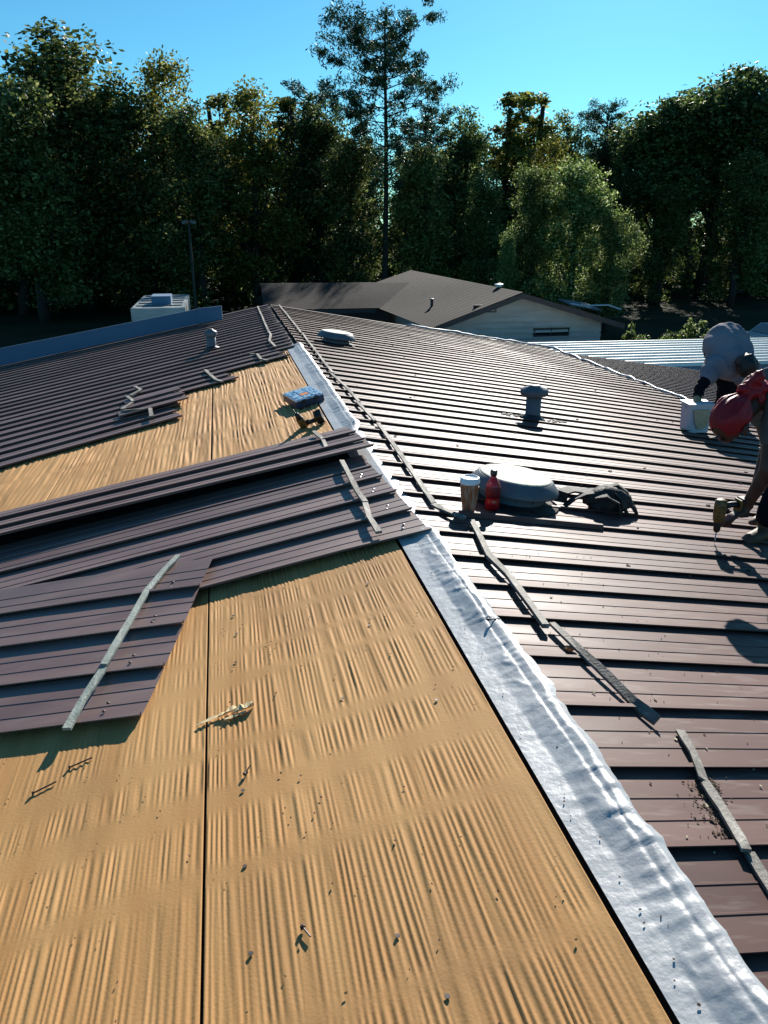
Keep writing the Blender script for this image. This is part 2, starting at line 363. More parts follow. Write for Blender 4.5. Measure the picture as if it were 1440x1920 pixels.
# middle band M1 (raised near edge) and M2
m1 = sheet('brown roofing sheet across the slope with its lower edge sprung up over a deep shadow', (-1.5, 5.2, rz(-1.5)))
for k in range(3):
    ya, yb = 4.76 + .30 * k, 5.06 + .30 * k
    def zz(x, y, u, k=k):
        q = max(0, 1 - (y - 4.76) / .92); return .010 + (.072 + .03 * min(1, max(0, (-x - .3) / 2))) * q
    pan(m1, (.01 - .015 * k, ya + (.06 if k == 0 else 0)), (LX, ya - .02), (.0 - .015 * k, yb), (LX, yb), zz, M['brown'], n=16, rib=1.15)
m2 = sheet('wide brown roofing sheet with a broken lath, directly above the near boards', (-1.0, 4.0, rz(-1.0)))
for k in range(4):
    ya, yb = 3.42 + .306 * k, 3.42 + .306 * (k + 1)
    pan(m2, (.03 - .02 * k, ya), (LX, ya + .02), (.01 - .02 * k, yb), (LX, yb), zN(.012), M['brown'], n=16, rib=1.2)
pan(bld, (-.05, 4.60), (LX, 4.60), (-.05, 4.90), (LX, 4.90), zN(.0), M['brown'], n=8)
# turned sheet at the left
rot = sheet('brown roofing sheet turned askew at the left edge under long grey green strips', (-1.6, 3.0, rz(-1.6)))
RT = [(-1.06, 3.71), (-1.125, 3.40), (-1.19, 3.09), (-1.258, 2.79), (-1.325, 2.485)]
for k in range(4):
    b_, a_ = RT[k], RT[k + 1]
    pan(rot, a_, (a_[0] - 3.4, a_[1] + .80), b_, (b_[0] - 3.4, b_[1] + .80), lambda x, y, u: .018 + .034 * min(1, max(0, (y - 2.75) / .75)), M['brown'], n=14, rib=1.15, bend=lambda t: .05 * math.sin(t * 3.0))
# cap ribs: short lapped rib covers on the right slope beside the ridge
for (x0, x1, y) in ((.28, 1.15, 3.745),):
    MB().add([(x0, y - .012, rz(x0) + .012), (x0, y - .006, rz(x0) + .041), (x0, y + .016, rz(x0) + .041), (x0, y + .024, rz(x0) + .012),
              (x1, y - .012, rz(x1) + .012), (x1, y - .006, rz(x1) + .041), (x1, y + .016, rz(x1) + .041), (x1, y + .024, rz(x1) + .012)],
             [(0, 4, 5, 1), (1, 5, 6, 2), (2, 6, 7, 3), (0, 1, 2, 3), (7, 6, 5, 4)]).build('rib_cover', M['brownR'], bld)
# pale bumpy flashing along the gable end and the eave joint
fl = MB(); xs = np.arange(2.8, 5.75, .12); pts = [(x, 15.62 + .015 * math.sin(x * 9)) for x in xs] + [(5.78 + .012 * (y - 10) * 3 + .02 * math.sin(y * 8), y) for y in np.arange(15.3, 4.0, -.14)]
P = [Vector((x, y, rz(min(x, 5.9)) + .028 + rnd.uniform(-.006, .014))) for i, (x, y) in enumerate(pts)]
fl.tube(P, [rnd.uniform(.014, .034) for i in range(len(P))], 6)
fl.build('edge_flashing', M['membrane'], bld, True)

# ---- ridge membrane
def membrane(ya, yb, seed, label):
    ny = int((yb - ya) / .009 if ya < 4 else (yb - ya) / .02); nx = 46
    yv = np.linspace(ya, yb, ny); T, Y = np.meshgrid(np.linspace(0, 1, nx), yv)
    edge = .064 + .013 * vnoise(yv * 3.1, yv * 0, seed) + .010 * vnoise(yv * 8.3, yv * 0, seed + 1) + .008 * vnoise(yv * 21, yv * 0, seed + 2)
    X = -.134 + (edge[:, None] + .134) * T
    fold = vnoise(X * 7 + vnoise(X * 3, Y * 2, seed + 5) * 1.2, Y / .045 + X * 3, seed + 6)
    fold2 = vnoise(X * 12, Y / .018 + X * 5, seed + 7); big = vnoise(X * 6, Y / .22, seed + 8)
    ridged = (1 - np.abs(fold)) ** 6
    k = np.clip((X + .13) / .1, 0, 1)
    Z = np.where(X < 0, SL * X, -SR * X) + .004 + k * (.0050 * ridged * np.clip(vnoise(X*5, Y*4, seed+16)+.55, 0, 1) + .0022 * fold2 * np.clip(vnoise(X*4, Y*5, seed+15)+.45, 0, 1) + .0016 * big)
    # a raised roll near the ridge and a loose lip that hangs over the pans
    Z += .003 * np.exp(-((X - .035 - .02 * vnoise(Y * 4, Y * 0, seed + 9)) / .045) ** 2) * (.7 + .5 * vnoise(Y * 2.4, Y * 0, seed + 10))
    q = np.clip((T - .80) / .20, 0, 1); lip = .012 + .008 * vnoise(yv * 3.4, yv * 0, seed + 11)[:, None]
    Z += lip * (1 - q) * np.clip((T - .35) / .3, 0, 1) + .003 + .021 * np.clip((X - .005) / .035, 0, 1)
    Z0 = np.where(X < 0, SL * X, -SR * X) + .002; hid = np.clip((Y - 3.44) / .1, 0, 1) * np.clip((5.72 - Y) / .1, 0, 1)
    Z = Z * (1 - hid * .8) + Z0 * hid * .8
    V = np.stack([X.ravel(), Y.ravel(), Z.ravel()], 1)
    o = npmesh('ridge_membrane', V, grid_faces(ny, nx), M['membrane'])
    tag(o, label, 'roof membrane'); return o
membrane(.30, 3.60, 3, 'crumpled silvery white foil membrane along the ridge in the near right foreground')
membrane(3.62, 10.1, 9, 'crumpled white foil membrane along the ridge beside the tool case, further away')

# ---- laths
def lath(pts, wd=.032, th=.013, m='lath', label='', group='bent laths left along the ridge', lift=.03, twist=None):
    x0, y0 = pts[0]; n = len(pts); base = Vector((x0, y0, rz(x0))); mb = MB(); vs = []; P = []
    # resample with a small wobble
    for i in range(n - 1):
        L = math.hypot(pts[i + 1][0] - pts[i][0], pts[i + 1][1] - pts[i][1]); q = max(2, int(L / .12))
        for j in range(q): t = j / q; P.append((pts[i][0] + (pts[i + 1][0] - pts[i][0]) * t, pts[i][1] + (pts[i + 1][1] - pts[i][1]) * t))
    P.append(pts[-1])
    for i, (x, y) in enumerate(P):
        a = Vector(P[max(0, i - 1)]); b = Vector(P[min(len(P) - 1, i + 1)]); dd = (b - a).normalized(); nn = Vector((-dd.y, dd.x))
        tw = (twist or 0) * (i / len(P)) + .10 * math.sin(i * .9 + x * 40); wz = wd * .42 * (1 + .08 * math.sin(i * 2.1))
        z = rz(x) + lift + .004 * math.sin(i * .8 + y * 3)
        for (s, t) in ((-1, 0), (1, 0), (1, 1), (-1, 1)):
            vs.append((x + nn.x * s * wz, y + nn.y * s * wz, z + s * wz * math.sin(tw) + t * th))
    fs = [(3, 2, 1, 0)]
    for i in range(len(P) - 1):
        for k in range(4): fs.append((i * 4 + k, i * 4 + (k + 1) % 4, i * 4 + 4 + (k + 1) % 4, i * 4 + 4 + k))
    e = 4 * (len(P) - 1); fs.append((e, e + 1, e + 2, e + 3))
    o = mb.add(vs, fs).build('lath', M[m], base=base); return tag(o, label, 'lath', group)
lath([(.19, 15.5), (.195, 13.4), (.19, 11.3)], label='farthest thin lath right of the ridge, running to the gable end')
lath([(.20, 11.25), (.185, 9.6), (.18, 7.96)], label='thin lath right of the ridge passing the far mushroom vent')
lath([(.16, 7.93), (.20, 7.26), (.21, 6.55)], label='thin lath right of the ridge level with the blue tool case')
lath([(.19, 6.52), (.215, 5.83)], label='short thin lath right of the ridge level with the drill on the boards')
lath([(.23, 5.78), (.20, 4.9), (.18, 4.3), (.165, 3.86)], .036, label='lath right of the ridge ending just left of the paper cup')
lath([(.155, 3.84), (.20, 3.74), (.27, 3.63)], .04, label='short kinked lath right of the ridge in front of the paper cup')
lath([(.31, 3.62), (.285, 3.45), (.235, 3.12), (.25, 2.9), (.225, 2.43)], .034, .02, label='long curving lath right of the ridge below the cup, between vent and membrane', lift=.026)
lath([(.265, 2.46), (.29, 2.25), (.315, 2.08), (.33, 1.93), (.355, 1.83)], .030, .012, label='tapering lath right of the membrane with a leaf caught under its upper end', lift=.028, twist=1.1)
lath([(.415, 1.79), (.385, 1.67), (.335, 1.545)], .034, .010, label='short rough lath fragment at right with splintered top end', lift=.020, twist=-.6)
lath([(.335, 1.54), (.315, 1.43), (.285, 1.31), (.275, 1.275)], .030, .012, label='flat lath on debris at right, overlapping the fragment above it', lift=.024)
lath([(.29, 1.28), (.265, 1.16), (.25, .95), (.24, .7)], .032, .012, label='nearest lath at the right edge of the picture', lift=.016)
gl = 'laths and closure strips on the left slope'
lath([(-1.24, 3.84), (-1.30, 3.70), (-1.375, 3.48), (-1.44, 3.15), (-1.50, 2.87)], .034, .012, 'lathgreen', 'long grey green strip across the askew sheet at left', gl, .062)
lath([(-1.50, 2.86), (-1.555, 2.66), (-1.585, 2.50)], .036, .012, 'lathgreen', 'short grey green strip reaching the lower edge of the askew sheet', gl, .052)
lath([(-.225, 4.72), (-.225, 4.11), (-.215, 3.92)], .036, .016, 'lath', 'straight grey lath standing out over the dark shadowed gap', gl, .055)
lath([(-.215, 3.93), (-.235, 3.70), (-.228, 3.47)], .036, .014, 'lath', 'short grey lath just above the near wooden boards', gl, .052)
lath([(-.30, 5.64), (-.265, 5.36), (-.27, 5.12), (-.21, 5.0)], .034, .014, 'lath', 'kinked grey lath below the yellow drill', gl, .045)
lath([(-.23, 15.4), (-.245, 13.5), (-.26, 11.8)], .034, .014, 'lath', 'farthest lath left of the ridge', gl)
lath([(-.26, 11.75), (-.25, 11.3), (-.31, 10.7), (-.27, 10.1)], .038, .016, 'lath', 'wavy lath left of the ridge beyond the far opening', gl)
lath([(-.60, 10.0), (-.52, 9.85), (-.50, 9.4), (-.43, 9.2)], .04, .018, 'lath', 'kinked strip on the sheet nearest the ridge above the far opening', gl)
lath([(-1.17, 9.55), (-1.10, 9.1), (-1.04, 8.75), (-.98, 8.55)], .045, .02, 'lath', 'bent strip on the middle stepped sheet above the board seam', gl)
lath([(-2.0, 9.4), (-1.9, 9.1), (-2.0, 8.9)], .045, .02, 'lath', 'upper bent strip of the leftmost stepped sheets', gl, .05)
lath([(-2.03, 8.85), (-1.92, 8.45), (-2.02, 8.2)], .045, .02, 'lath', 'zigzag strip in the middle of the leftmost stepped sheets', gl, .05)
lath([(-2.0, 8.12), (-1.85, 8.0), (-1.70, 7.88), (-1.66, 7.5)], .045, .02, 'lath', 'lowest bent strip of the leftmost stepped sheets', gl, .05)

# ---- lower roofs to the right
low = empty('lower_roof_wing', (8.5, 12, GZ), 'low side wing under a dark plum ribbed roof beyond the pale eave joint', 'building')
def lowz(x): return -1.04 - .150 * (x - 6.0)
for k in range(50):
    y = 15.08 - .2 * (k + 1)
    vs = []; 
    for (u, h) in ((0, 0), (.02, .022), (.10, .022), (.14, 0), (1, .002)):
        for x in (5.9, 14): vs.append((x, y + u * .2, lowz(x) + h))
    MB().add(vs, [(2 * i, 2 * i + 1, 2 * i + 3, 2 * i + 2) for i in range(4)]).build('roof_pan', M['purple'], low)
w = MB()
w.slab([(6.2, 14.9, GZ), (13.7, 14.9, GZ), (13.7, 14.9, lowz(13.7) - .06), (6.2, 14.9, lowz(6.2) - .06)], .15)
w.slab([(13.7, 5.2, GZ), (13.7, 14.7, GZ), (13.7, 14.7, lowz(13.7) - .06), (13.7, 5.2, lowz(13.7) - .06)], .15); w.build('wall', M['shadewall'], low)
tag(low, kind=None)
wh = empty('white_metal_roof_building', (13, 19, GZ), 'flat building with a bright white ribbed metal roof beyond the plum wing', 'building')
w = MB(); w.slab([(5.0, 17.05, GZ), (26, 17.05, GZ), (26, 17.05, -1.78), (5.0, 17.05, -1.78)], .12)
w.slab([(4.9, 20.7, GZ), (4.9, 17.0, GZ), (4.9, 17.0, -1.78), (4.9, 20.7, -1.78)], .12); w.build('wall', M['shadewall'], wh)
for k in range(10):
    y = 16.9 + .42 * k; vs = []
    for (u, h) in ((0, -.03), (0.01, .065), (.10, .065), (.16, 0), (1, .004)):
        for x in (4.8, 27): vs.append((x, y + u * .42, -1.70 - .010 * (x - 5) + h))
    MB().add(vs, [(2 * i, 2 * i + 1, 2 * i + 3, 2 * i + 2) for i in range(4)]).build('roof_pan', M['white_metal'], wh)
an = empty('white_metal_annex', (16, 16, GZ), 'lower white ribbed roof strip behind the bending worker at right', 'building')
w = MB(); w.slab([(14.3, 15.1, GZ), (27, 15.1, GZ), (27, 15.1, -1.92), (14.3, 15.1, -1.92)], .12); w.build('wall', M['shadewall'], an)
for k in range(4):
    y = 15.0 + .42 * k; vs = []
    for (u, h) in ((0, -.03), (0.01, .065), (.10, .065), (.16, 0), (1, .004)):
        for x in (14.1, 27): vs.append((x, y + u * .42, -1.84 - .010 * (x - 12) + h))
    MB().add(vs, [(2 * i, 2 * i + 1, 2 * i + 3, 2 * i + 2) for i in range(4)]).build('roof_pan', M['white_metal'], an)

# ---- neighbouring shingled house
hs = empty('shingled_house', (8.1, 27, GZ), 'neighbouring house with brown shingle roof and white sided gable wall', 'house')
AX, AZ, HY = 8.15, -.46, 23.0; EL_, ER_ = 5.27, 11.50; EZ = -1.40; BY = 35.5
k_ = MB(); k_.slab([(EL_ + .25, HY + .25, GZ), (ER_ - .4, HY + .25, GZ), (ER_ - .4, HY + .25, EZ - .05), (AX, HY + .25, AZ - .12), (EL_ + .25, HY + .25, EZ - .02)], .15)
k_.slab([(ER_ - .4, HY + .42, GZ), (ER_ - .4, BY, GZ), (ER_ - .4, BY, EZ - .1), (ER_ - .4, HY + .42, EZ - .1)], .15)
k_.slab([(EL_ + .42, BY, GZ), (EL_ + .42, HY + .42, GZ), (EL_ + .42, HY + .42, EZ - .1), (EL_ + .42, BY, EZ - .1)], .15)
wl = k_.build('wall', M['siding'], hs)
# lap siding courses
z = GZ + .3; ci = 0
while z < AZ - .25:
    def xl_at(zz): return EL_ + .25 if zz < EZ else EL_ + .25 + (zz - EZ) / (AZ - EZ) * (AX - EL_ - .25)
    def xr_at(zz): return ER_ - .4 if zz < EZ else ER_ - .4 - (zz - EZ) / (AZ - EZ) * (ER_ - .4 - AX)
    a, b = xl_at(z + .175) + .02, xr_at(z + .175) - .02
    if b - a > .3 and z > -2.8:
        MB().add([(a, HY + .16, z), (b, HY + .16, z), (b, HY + .235, z + .165), (a, HY + .235, z + .165), (a, HY + .25, z + .012), (b, HY + .25, z + .012)], [(0, 1, 2, 3), (4, 5, 1, 0)]).build('siding_course', M['siding'], wl)
    z += .175; ci += 1
def Zl(x): return AZ + (EZ - AZ) * (AX - x) / (AX - EL_)
def shingle_roof(name, A, B, Cc, D):
    """roof plane A(eave near) B(eave far) C(ridge far) D(ridge near) with stepped courses and slight sag"""
    A, B, Cc, D = map(Vector, (A, B, Cc, D)); n = 36; mm = 18; V = []; F = []
    nn = (B - A).cross(D - A).normalized(); nn = nn if nn.z > 0 else -nn
    for i in range(n):
        for q in (0, 1):
            t = (i + q) / n
            for j in range(mm + 1):
                s = j / mm; p = (A.lerp(B, s)).lerp(D.lerp(Cc, s), t)
                p = p + nn * ((.0 if q else .004) - .05 * math.sin(s * math.pi * 2.0) * math.sin(t * math.pi)); V.append(tuple(p))
    for r in range(2 * n - 1):
        for j in range(mm): a = r * (mm + 1) + j; F.append((a, a + 1, a + mm + 2, a + mm + 1))
    return npmesh(name, V, F, M['shingle'], hs, smooth=False)
shingle_roof('roof', (EL_ - .05, HY - .25, EZ - .05), (EL_ - .75, BY, EZ - .05), (AX - .45, BY, AZ + .02), (AX, HY - .25, AZ + .02))
shingle_roof('roof', (ER_ + .1, BY, EZ - .05), (ER_ + .1, HY - .25, EZ - .05), (AX, HY - .25, AZ + .02), (AX - .45, BY, AZ + .02))
# left wing running to -X
WY0, WYR, WY1 = 28.9, 31.9, 34.8
shingle_roof('roof', (.60, WY0, -1.42), (4.95, WY0, -1.43), (7.1, WYR, -.72), (.66, WYR, -.68))
shingle_roof('roof', (5.3, WY1, -1.42), (.60, WY1, -1.42), (.66, WYR, -.68), (7.1, WYR, -.72))
for (a, b) in (((EL_ - .1, EZ - .06), (AX, AZ)), ((AX, AZ), (ER_ + .15, EZ - .06))):
    MB().slab([(a[0], HY - .27, a[1] - .17), (b[0], HY - .27, b[1] - .17), (b[0], HY - .27, b[1] - .005), (a[0], HY - .27, a[1] - .005)], .04).build('fascia', M['fascia'], hs)
fm = MB(); fm.slab([(.6, WY0 - .02, -1.60), (4.8, WY0 - .02, -1.61), (4.8, WY0 - .02, -1.45), (.6, WY0 - .02, -1.44)], .04)
fm.build('fascia', M['fascia'], hs)
wm = MB(); wm.slab([(.85, WY0 + .5, GZ), (5.4, WY0 + .5, GZ), (5.4, WY0 + .5, -1.5), (.85, WY0 + .5, -1.5)], .15)
wm.slab([(.85, WY1 - .4, GZ), (.85, WY0 + .66, GZ), (.85, WY0 + .66, -1.5), (.85, WYR, -.85), (.85, WY1 - .4, -1.5)], .15); wm.build('wall', M['fascia'], hs)
# windows in the gable wall
def window(x0, x1, z0, z1, nb):
    f_ = MB()
    for (c, s) in ((((x0 + x1) / 2, HY + .19, z0), (x1 - x0, .05, .05)), (((x0 + x1) / 2, HY + .19, z1), (x1 - x0, .05, .05)), ((x0, HY + .19, (z0 + z1) / 2), (.05, .05, z1 - z0 + .05)), ((x1, HY + .19, (z0 + z1) / 2), (.05, .05, z1 - z0 + .05))): f_.box(c, s)
    for i in range(1, nb): f_.box((x0 + (x1 - x0) * i / nb, HY + .19, (z0 + z1) / 2), (.03, .04, z1 - z0))
    fr = f_.build('window', M['fascia'], hs); MB().box(((x0 + x1) / 2, HY + .205, (z0 + z1) / 2), (x1 - x0 - .05, .012, z1 - z0 - .05)).build('pane', M['glass'], fr)
window(8.78, 9.95, -1.83, -1.62, 2)
window(6.75, 7.45, -1.04, -.86, 3)
MB().tube([(6.15, 26.0, Zl(6.15) - .02), (6.15, 26.0, Zl(6.15) + .22)], .05, 10).lathe((6.15, 26.0, Zl(6.15) + .2), [(.08, 0), (.08, .04), (.01, .06)], 10).build('vent_pipe', M['darkmetal'], hs)
MB().lathe((8.1, 24.8, AZ + .03), [(.09, 0), (.09, .04), (.15, .05), (.14, .09), (.02, .12)], 16).build('ridge_vent', M['white'], hs)
MB().box((7.3, 30.3, Zl(7.3) + .03), (.5, .9, .02), Matrix.Rotation(-math.atan(.326), 3, 'Y')).build('skylight', M['white'], hs)

# ------------------------------------------------------------------ things on the main roof
def mushroom(x, y, r, label, q=.62):
    zb = rz(x); t = empty('roof_exhaust_vent', (x, y, zb), label, 'roof vent', 'round exhaust vents on the right slope')
    A = Matrix.Rotation(math.atan(SR) * .85, 3, 'Y')
    def L(c, prof, nm, mt, n=40, sm=True): return MB().lathe((x, y, zb + .01), [(a, b * q) for a, b in prof], n, A).build(nm, M[mt], t, sm)
    L(0, [(r * 1.08, -.005), (r * 1.06, .006), (r * .75, .014), (r * .72, .03)], 'flange', 'leather', 36)
    L(0, [(r * .72, 0), (r * .72, .05), (r * .66, .09), (r * .66, .13)], 'curb', 'vent')
    L(0, [(r * .62, .09), (r * .64, .14), (r * .60, .15)], 'mesh_band', 'darkmetal')
    L(0, [(r * .93, .135), (r, .128), (r * 1.01, .14), (r * .99, .165), (r * .84, .245), (r * .80, .252), (r * .3, .25)], 'skirt', 'vent')
    L(0, [(r * .795, .251), (r * .80, .258), (r * .775, .264), (r * .5, .266), (r * .2, .267)], 'cap', 'ventcap', 40, False)
    for i in range(14):
        a = 2 * math.pi * i / 14; c = A @ Vector((r * .8 * math.cos(a), r * .8 * math.sin(a), .115 * q)) + Vector((x, y, zb + .01))
        MB().box(c, (.012, .012, .05), Matrix.Rotation(a, 3, 'Z')).build('bracket', M['vent'], t)
    return t
mushroom(.74, 4.16, .275, 'large round exhaust vent with chalky cream cap behind the paper cup and red bottle')
mushroom(.63, 10.85, .27, 'far small looking round exhaust vent with pale cap near the top of the right slope')
def pipevent(x, y, r, h, capr, label, tilt=0):
    zb = rz(x); t = empty('vent_pipe', (x, y, zb), label, 'vent pipe')
    MB().lathe((x, y, zb), [(r * 1.02, -.05), (r, .0), (r, h)], 24).build('pipe', M['vent'], t, True)
    MB().lathe((x, y, zb + .012), [(r * 1.8, 0), (r * 1.7, .012), (r * 1.15, .03), (r * 1.1, .05)], 24, Matrix.Rotation(math.atan(SR if x > 0 else -SL), 3, 'Y')).build('boot', M['darkmetal'], t, True)
    MB().lathe((x, y, zb + h - .02), [(capr * .9, 0), (capr, .012), (capr * 1.02, .05), (capr * .9, .07), (capr * .45, .085), (capr * .42, .098), (.002, .10)], 28).build('cap', M['vent'], t, True)
    return t
pv = pipevent(2.03, 6.95, .075, .27, .135, 'short grey vent pipe with a round cap alone in the middle of the right slope')
# small dark lumps on both sides of the pipe
sm = MB()
for i in range(26):
    s = -1 if i % 2 else 1; x = 2.03 + s * rnd.uniform(.12, .33); y = 6.9 + rnd.uniform(-.05, .06) - s * .02
    sm.box((x, y, rz(x) + .03), (rnd.uniform(.02, .05), rnd.uniform(.01, .03), .012), Matrix.Rotation(rnd.uniform(0, 3), 3, 'Z'))
tag(sm.build('dark_lumps', M['leather']), 'dark lumps on both sides of the capped vent pipe', 'debris', kind='stuff')
vl = pipevent(-1.10, 11.35, .065, .22, .09, 'narrow grey vent pipe on the left slope below the blue trim')
# trim along the far gable, left, its sky-blue shade put into the colour
tr = empty('rake_trim', (-4, 15.2, rz(-4)), 'long trim board with sky blue shade in its colour, standing along the far left edge of the roof', 'trim board')
MB().slab([(-7.0, 15.35, rz(-7) + .035), (-1.35, 14.75, rz(-1.35) + .035), (-1.35, 14.75, rz(-1.35) + .30), (-7.0, 15.35, rz(-7) + .36)], .03).build('board', M['skyblue_trim'], tr)
MB().slab([(-1.36, 14.72, rz(-1.35) + .03), (-.92, 14.67, rz(-.92) + .03), (-.92, 14.67, rz(-.92) + .27), (-1.36, 14.72, rz(-1.35) + .31)], .03).build('end_piece', M['skyblue_trim'], tr)

# paper cup and red bottle
cx_, cy_ = .37, 3.86; cz = rz(cx_) + .012
cup = empty('paper_cup', (cx_, cy_, cz), 'tall paper cup with orange print and white lid in front of the large vent', 'cup')
MB().lathe((cx_, cy_, cz), [(.036, 0), (.038, .006), (.052, .165), (.053, .168)], 28).build('cup_body', M['cup'], cup, True)
MB().lathe((cx_, cy_, cz + .164), [(.056, 0), (.057, .008), (.055, .012), (.054, .03), (.049, .036), (.045, .030), (.002, .028)], 28).build('lid', M['lid'], cup, True)
for i in range(20):
    a = 2 * math.pi * i / 20
    MB().box((cx_ + .0475 * math.cos(a), cy_ + .0475 * math.sin(a), cz + .10), (.003, .006, .09), Matrix.Rotation(a, 3, 'Z') @ Matrix.Rotation(.09, 3, 'Y')).build('sleeve_rib', M['cup'], cup)
bx_, by_ = .535, 3.93; bz = rz(bx_) + .012
bo = empty('drink_bottle', (bx_, by_, bz), 'red drink bottle with black cap beside the paper cup', 'bottle')
MB().lathe((bx_, by_, bz), [(.036, 0), (.042, .008), (.042, .05), (.038, .06), (.038, .075), (.043, .085), (.043, .135), (.040, .15), (.022, .185), (.015, .195), (.015, .21)], 24).build('bottle_body', M['redjuice'], bo, True)
MB().lathe((bx_, by_, bz + .205), [(.019, 0), (.020, .004), (.020, .026), (.017, .030), (.002, .030)], 20).build('bottle_cap', M['blackcap'], bo, True)
MB().lathe((bx_, by_, bz + .075), [(.0385, 0), (.0437, .010), (.0437, .055), (.0420, .068)], 24).build('bottle_label', mat('dark red label', (.16, .004, .008), .5), bo, True)

# leather tool pouch / gloves heap
def blob(c, r, seed, flat=1, n=20, rot=None):
    V = []; F = []; nl = n // 2
    for i in range(nl + 1):
        th = math.pi * i / nl
        for j in range(n):
            ph = 2 * math.pi * j / n; dv = Vector((math.sin(th) * math.cos(ph), math.sin(th) * math.sin(ph), math.cos(th)))
            k = 1 + .26 * float(vnoise(np.array(dv.x * 2.2 + seed), np.array(dv.y * 2.2 + dv.z * 3), seed)) + .07 * math.sin(dv.x * 9 + seed) * math.cos(dv.z * 8)
            p = Vector((dv.x * r[0], dv.y * r[1], dv.z * r[2])) * k
            if rot is not None: p = rot @ p
            V.append(p + Vector(c))
    for i in range(nl):
        for j in range(n): k = (j + 1) % n; F.append((i * n + j, (i + 1) * n + j, (i + 1) * n + k, i * n + k))
    return V, F
px, py = 1.33, 4.12; pz = rz(px)
tp = empty('tool_pouch', (px, py, pz), 'heap of dark dusty leather tool pouch and gloves lying right of the large vent', 'tool pouch')
def bl(nm, dc, r, seed, rot=None, m='leather'):
    c = (px + dc[0], py + dc[1], rz(px + dc[0]) + dc[2]); V, F = blob(c, r, seed, rot=rot); return MB().add(V, F).build(nm, M[m], tp, True)
bl('pouch', (.04, 0, .075), (.15, .09, .09), 3)
bl('pouch', (.12, .03, .075), (.06, .06, .055), 8)
def bent_strap(pts, wd, th, nm, m='leather', parent=None):
    vs = []; fs = []
    P = [Vector(p) for p in pts]
    for i, p in enumerate(P):
        d_ = (P[min(i + 1, len(P) - 1)] - P[max(0, i - 1)]).normalized(); s = d_.cross(Vector((0, 0, 1))).normalized(); u = s.cross(d_).normalized()
        for (a, b) in ((-1, 0), (1, 0), (1, 1), (-1, 1)): vs.append(p + s * a * wd / 2 + u * b * th)
    fs.append((3, 2, 1, 0))
    for i in range(len(P) - 1):
        for k in range(4): fs.append((i * 4 + k, i * 4 + (k + 1) % 4, i * 4 + 4 + (k + 1) % 4, i * 4 + 4 + k))
    e = 4 * (len(P) - 1); fs.append((e, e + 1, e + 2, e + 3)); return MB().add(vs, fs).build(nm, M[m], parent)
def PT(dx, dy, h): return (px + dx, py + dy, rz(px + dx) + h)
bent_strap([PT(-.28, .02, .03), PT(-.25, .05, .085), PT(-.18, .07, .10), PT(-.08, .06, .10), PT(.0, .03, .12)], .10, .012, 'belt', parent=tp)
bent_strap([PT(-.26, -.03, .02), PT(-.20, -.02, .07), PT(-.12, 0, .10), PT(-.04, 0, .12)], .04, .01, 'belt', parent=tp)
bent_strap([PT(-.06, -.05, .10), PT(-.02, -.09, .13), PT(.05, -.10, .10), PT(.07, -.11, .03)], .07, .012, 'flap', parent=tp)
bent_strap([PT(.06, .05, .15), PT(.11, .03, .175), PT(.17, .01, .14), PT(.19, 0, .10)], .045, .012, 'flap', parent=tp)
bl('pouch', (-.06, .01, .075), (.06, .07, .05), 12)
bent_strap([PT(.03, -.02, .13), PT(.06, -.04, .145), PT(.10, -.06, .11), PT(.11, -.09, .06)], .05, .01, 'flap', parent=tp)
# a glove: palm and fingers hanging over the pouch
gp = [(.15, -.02, .10)]
gm = MB(); V, F = blob(PT(.15, -.02, .075), (.05, .045, .035), 5); gm.add(V, F)
for i in range(4): gm.tube([PT(.16 + .012 * i, -.04 + .02 * i, .085), PT(.20 + .01 * i, -.06 + .025 * i, .06), PT(.215 + .008 * i, -.07 + .028 * i, .025)], [.014, .013, .009], 8)
gm.tube([PT(.13, -.05, .08), PT(.12, -.09, .05), PT(.13, -.11, .03)], [.014, .012, .009], 8); gm.build('glove', M['leather'], tp, True)

# tool case and drills on the boards
kx, ky = -.245, 6.83
case = empty('screw_case', (kx, ky, rz(kx) + .01), 'flat blue screw organiser case with clear lid straddling the board edge', 'tool case')
RA = Matrix.Rotation(R(14), 3, 'Z') @ Matrix.Rotation(-math.atan(SL), 3, 'Y')
def cb(nm, c, s, m): return MB().box(RA @ Vector(c) + Vector((kx, ky, rz(kx) + .012)), s, RA).build(nm, M[m], case)
cb('case_base', (0, 0, .035), (.27, .36, .055), 'darkblue'); lidc = cb('case_lid', (0, 0, .071), (.265, .355, .014), 'caseblue')
cb('handle', (0, .20, .04), (.12, .03, .02), 'black')
for i in range(3):
    for j in range(4):
        MB().box(RA @ Vector((-.085 + .085 * i, -.125 + .083 * j, .0795)) + Vector((kx, ky, rz(kx) + .012)), (.072, .07, .005), RA).build('compartment', M['orange'] if (i, j) in ((1, 1),) else M['caseblue'], case)
cb('latch', (-.06, -.185, .055), (.04, .012, .03), 'black'); cb('latch', (.06, -.185, .055), (.04, .012, .03), 'black')
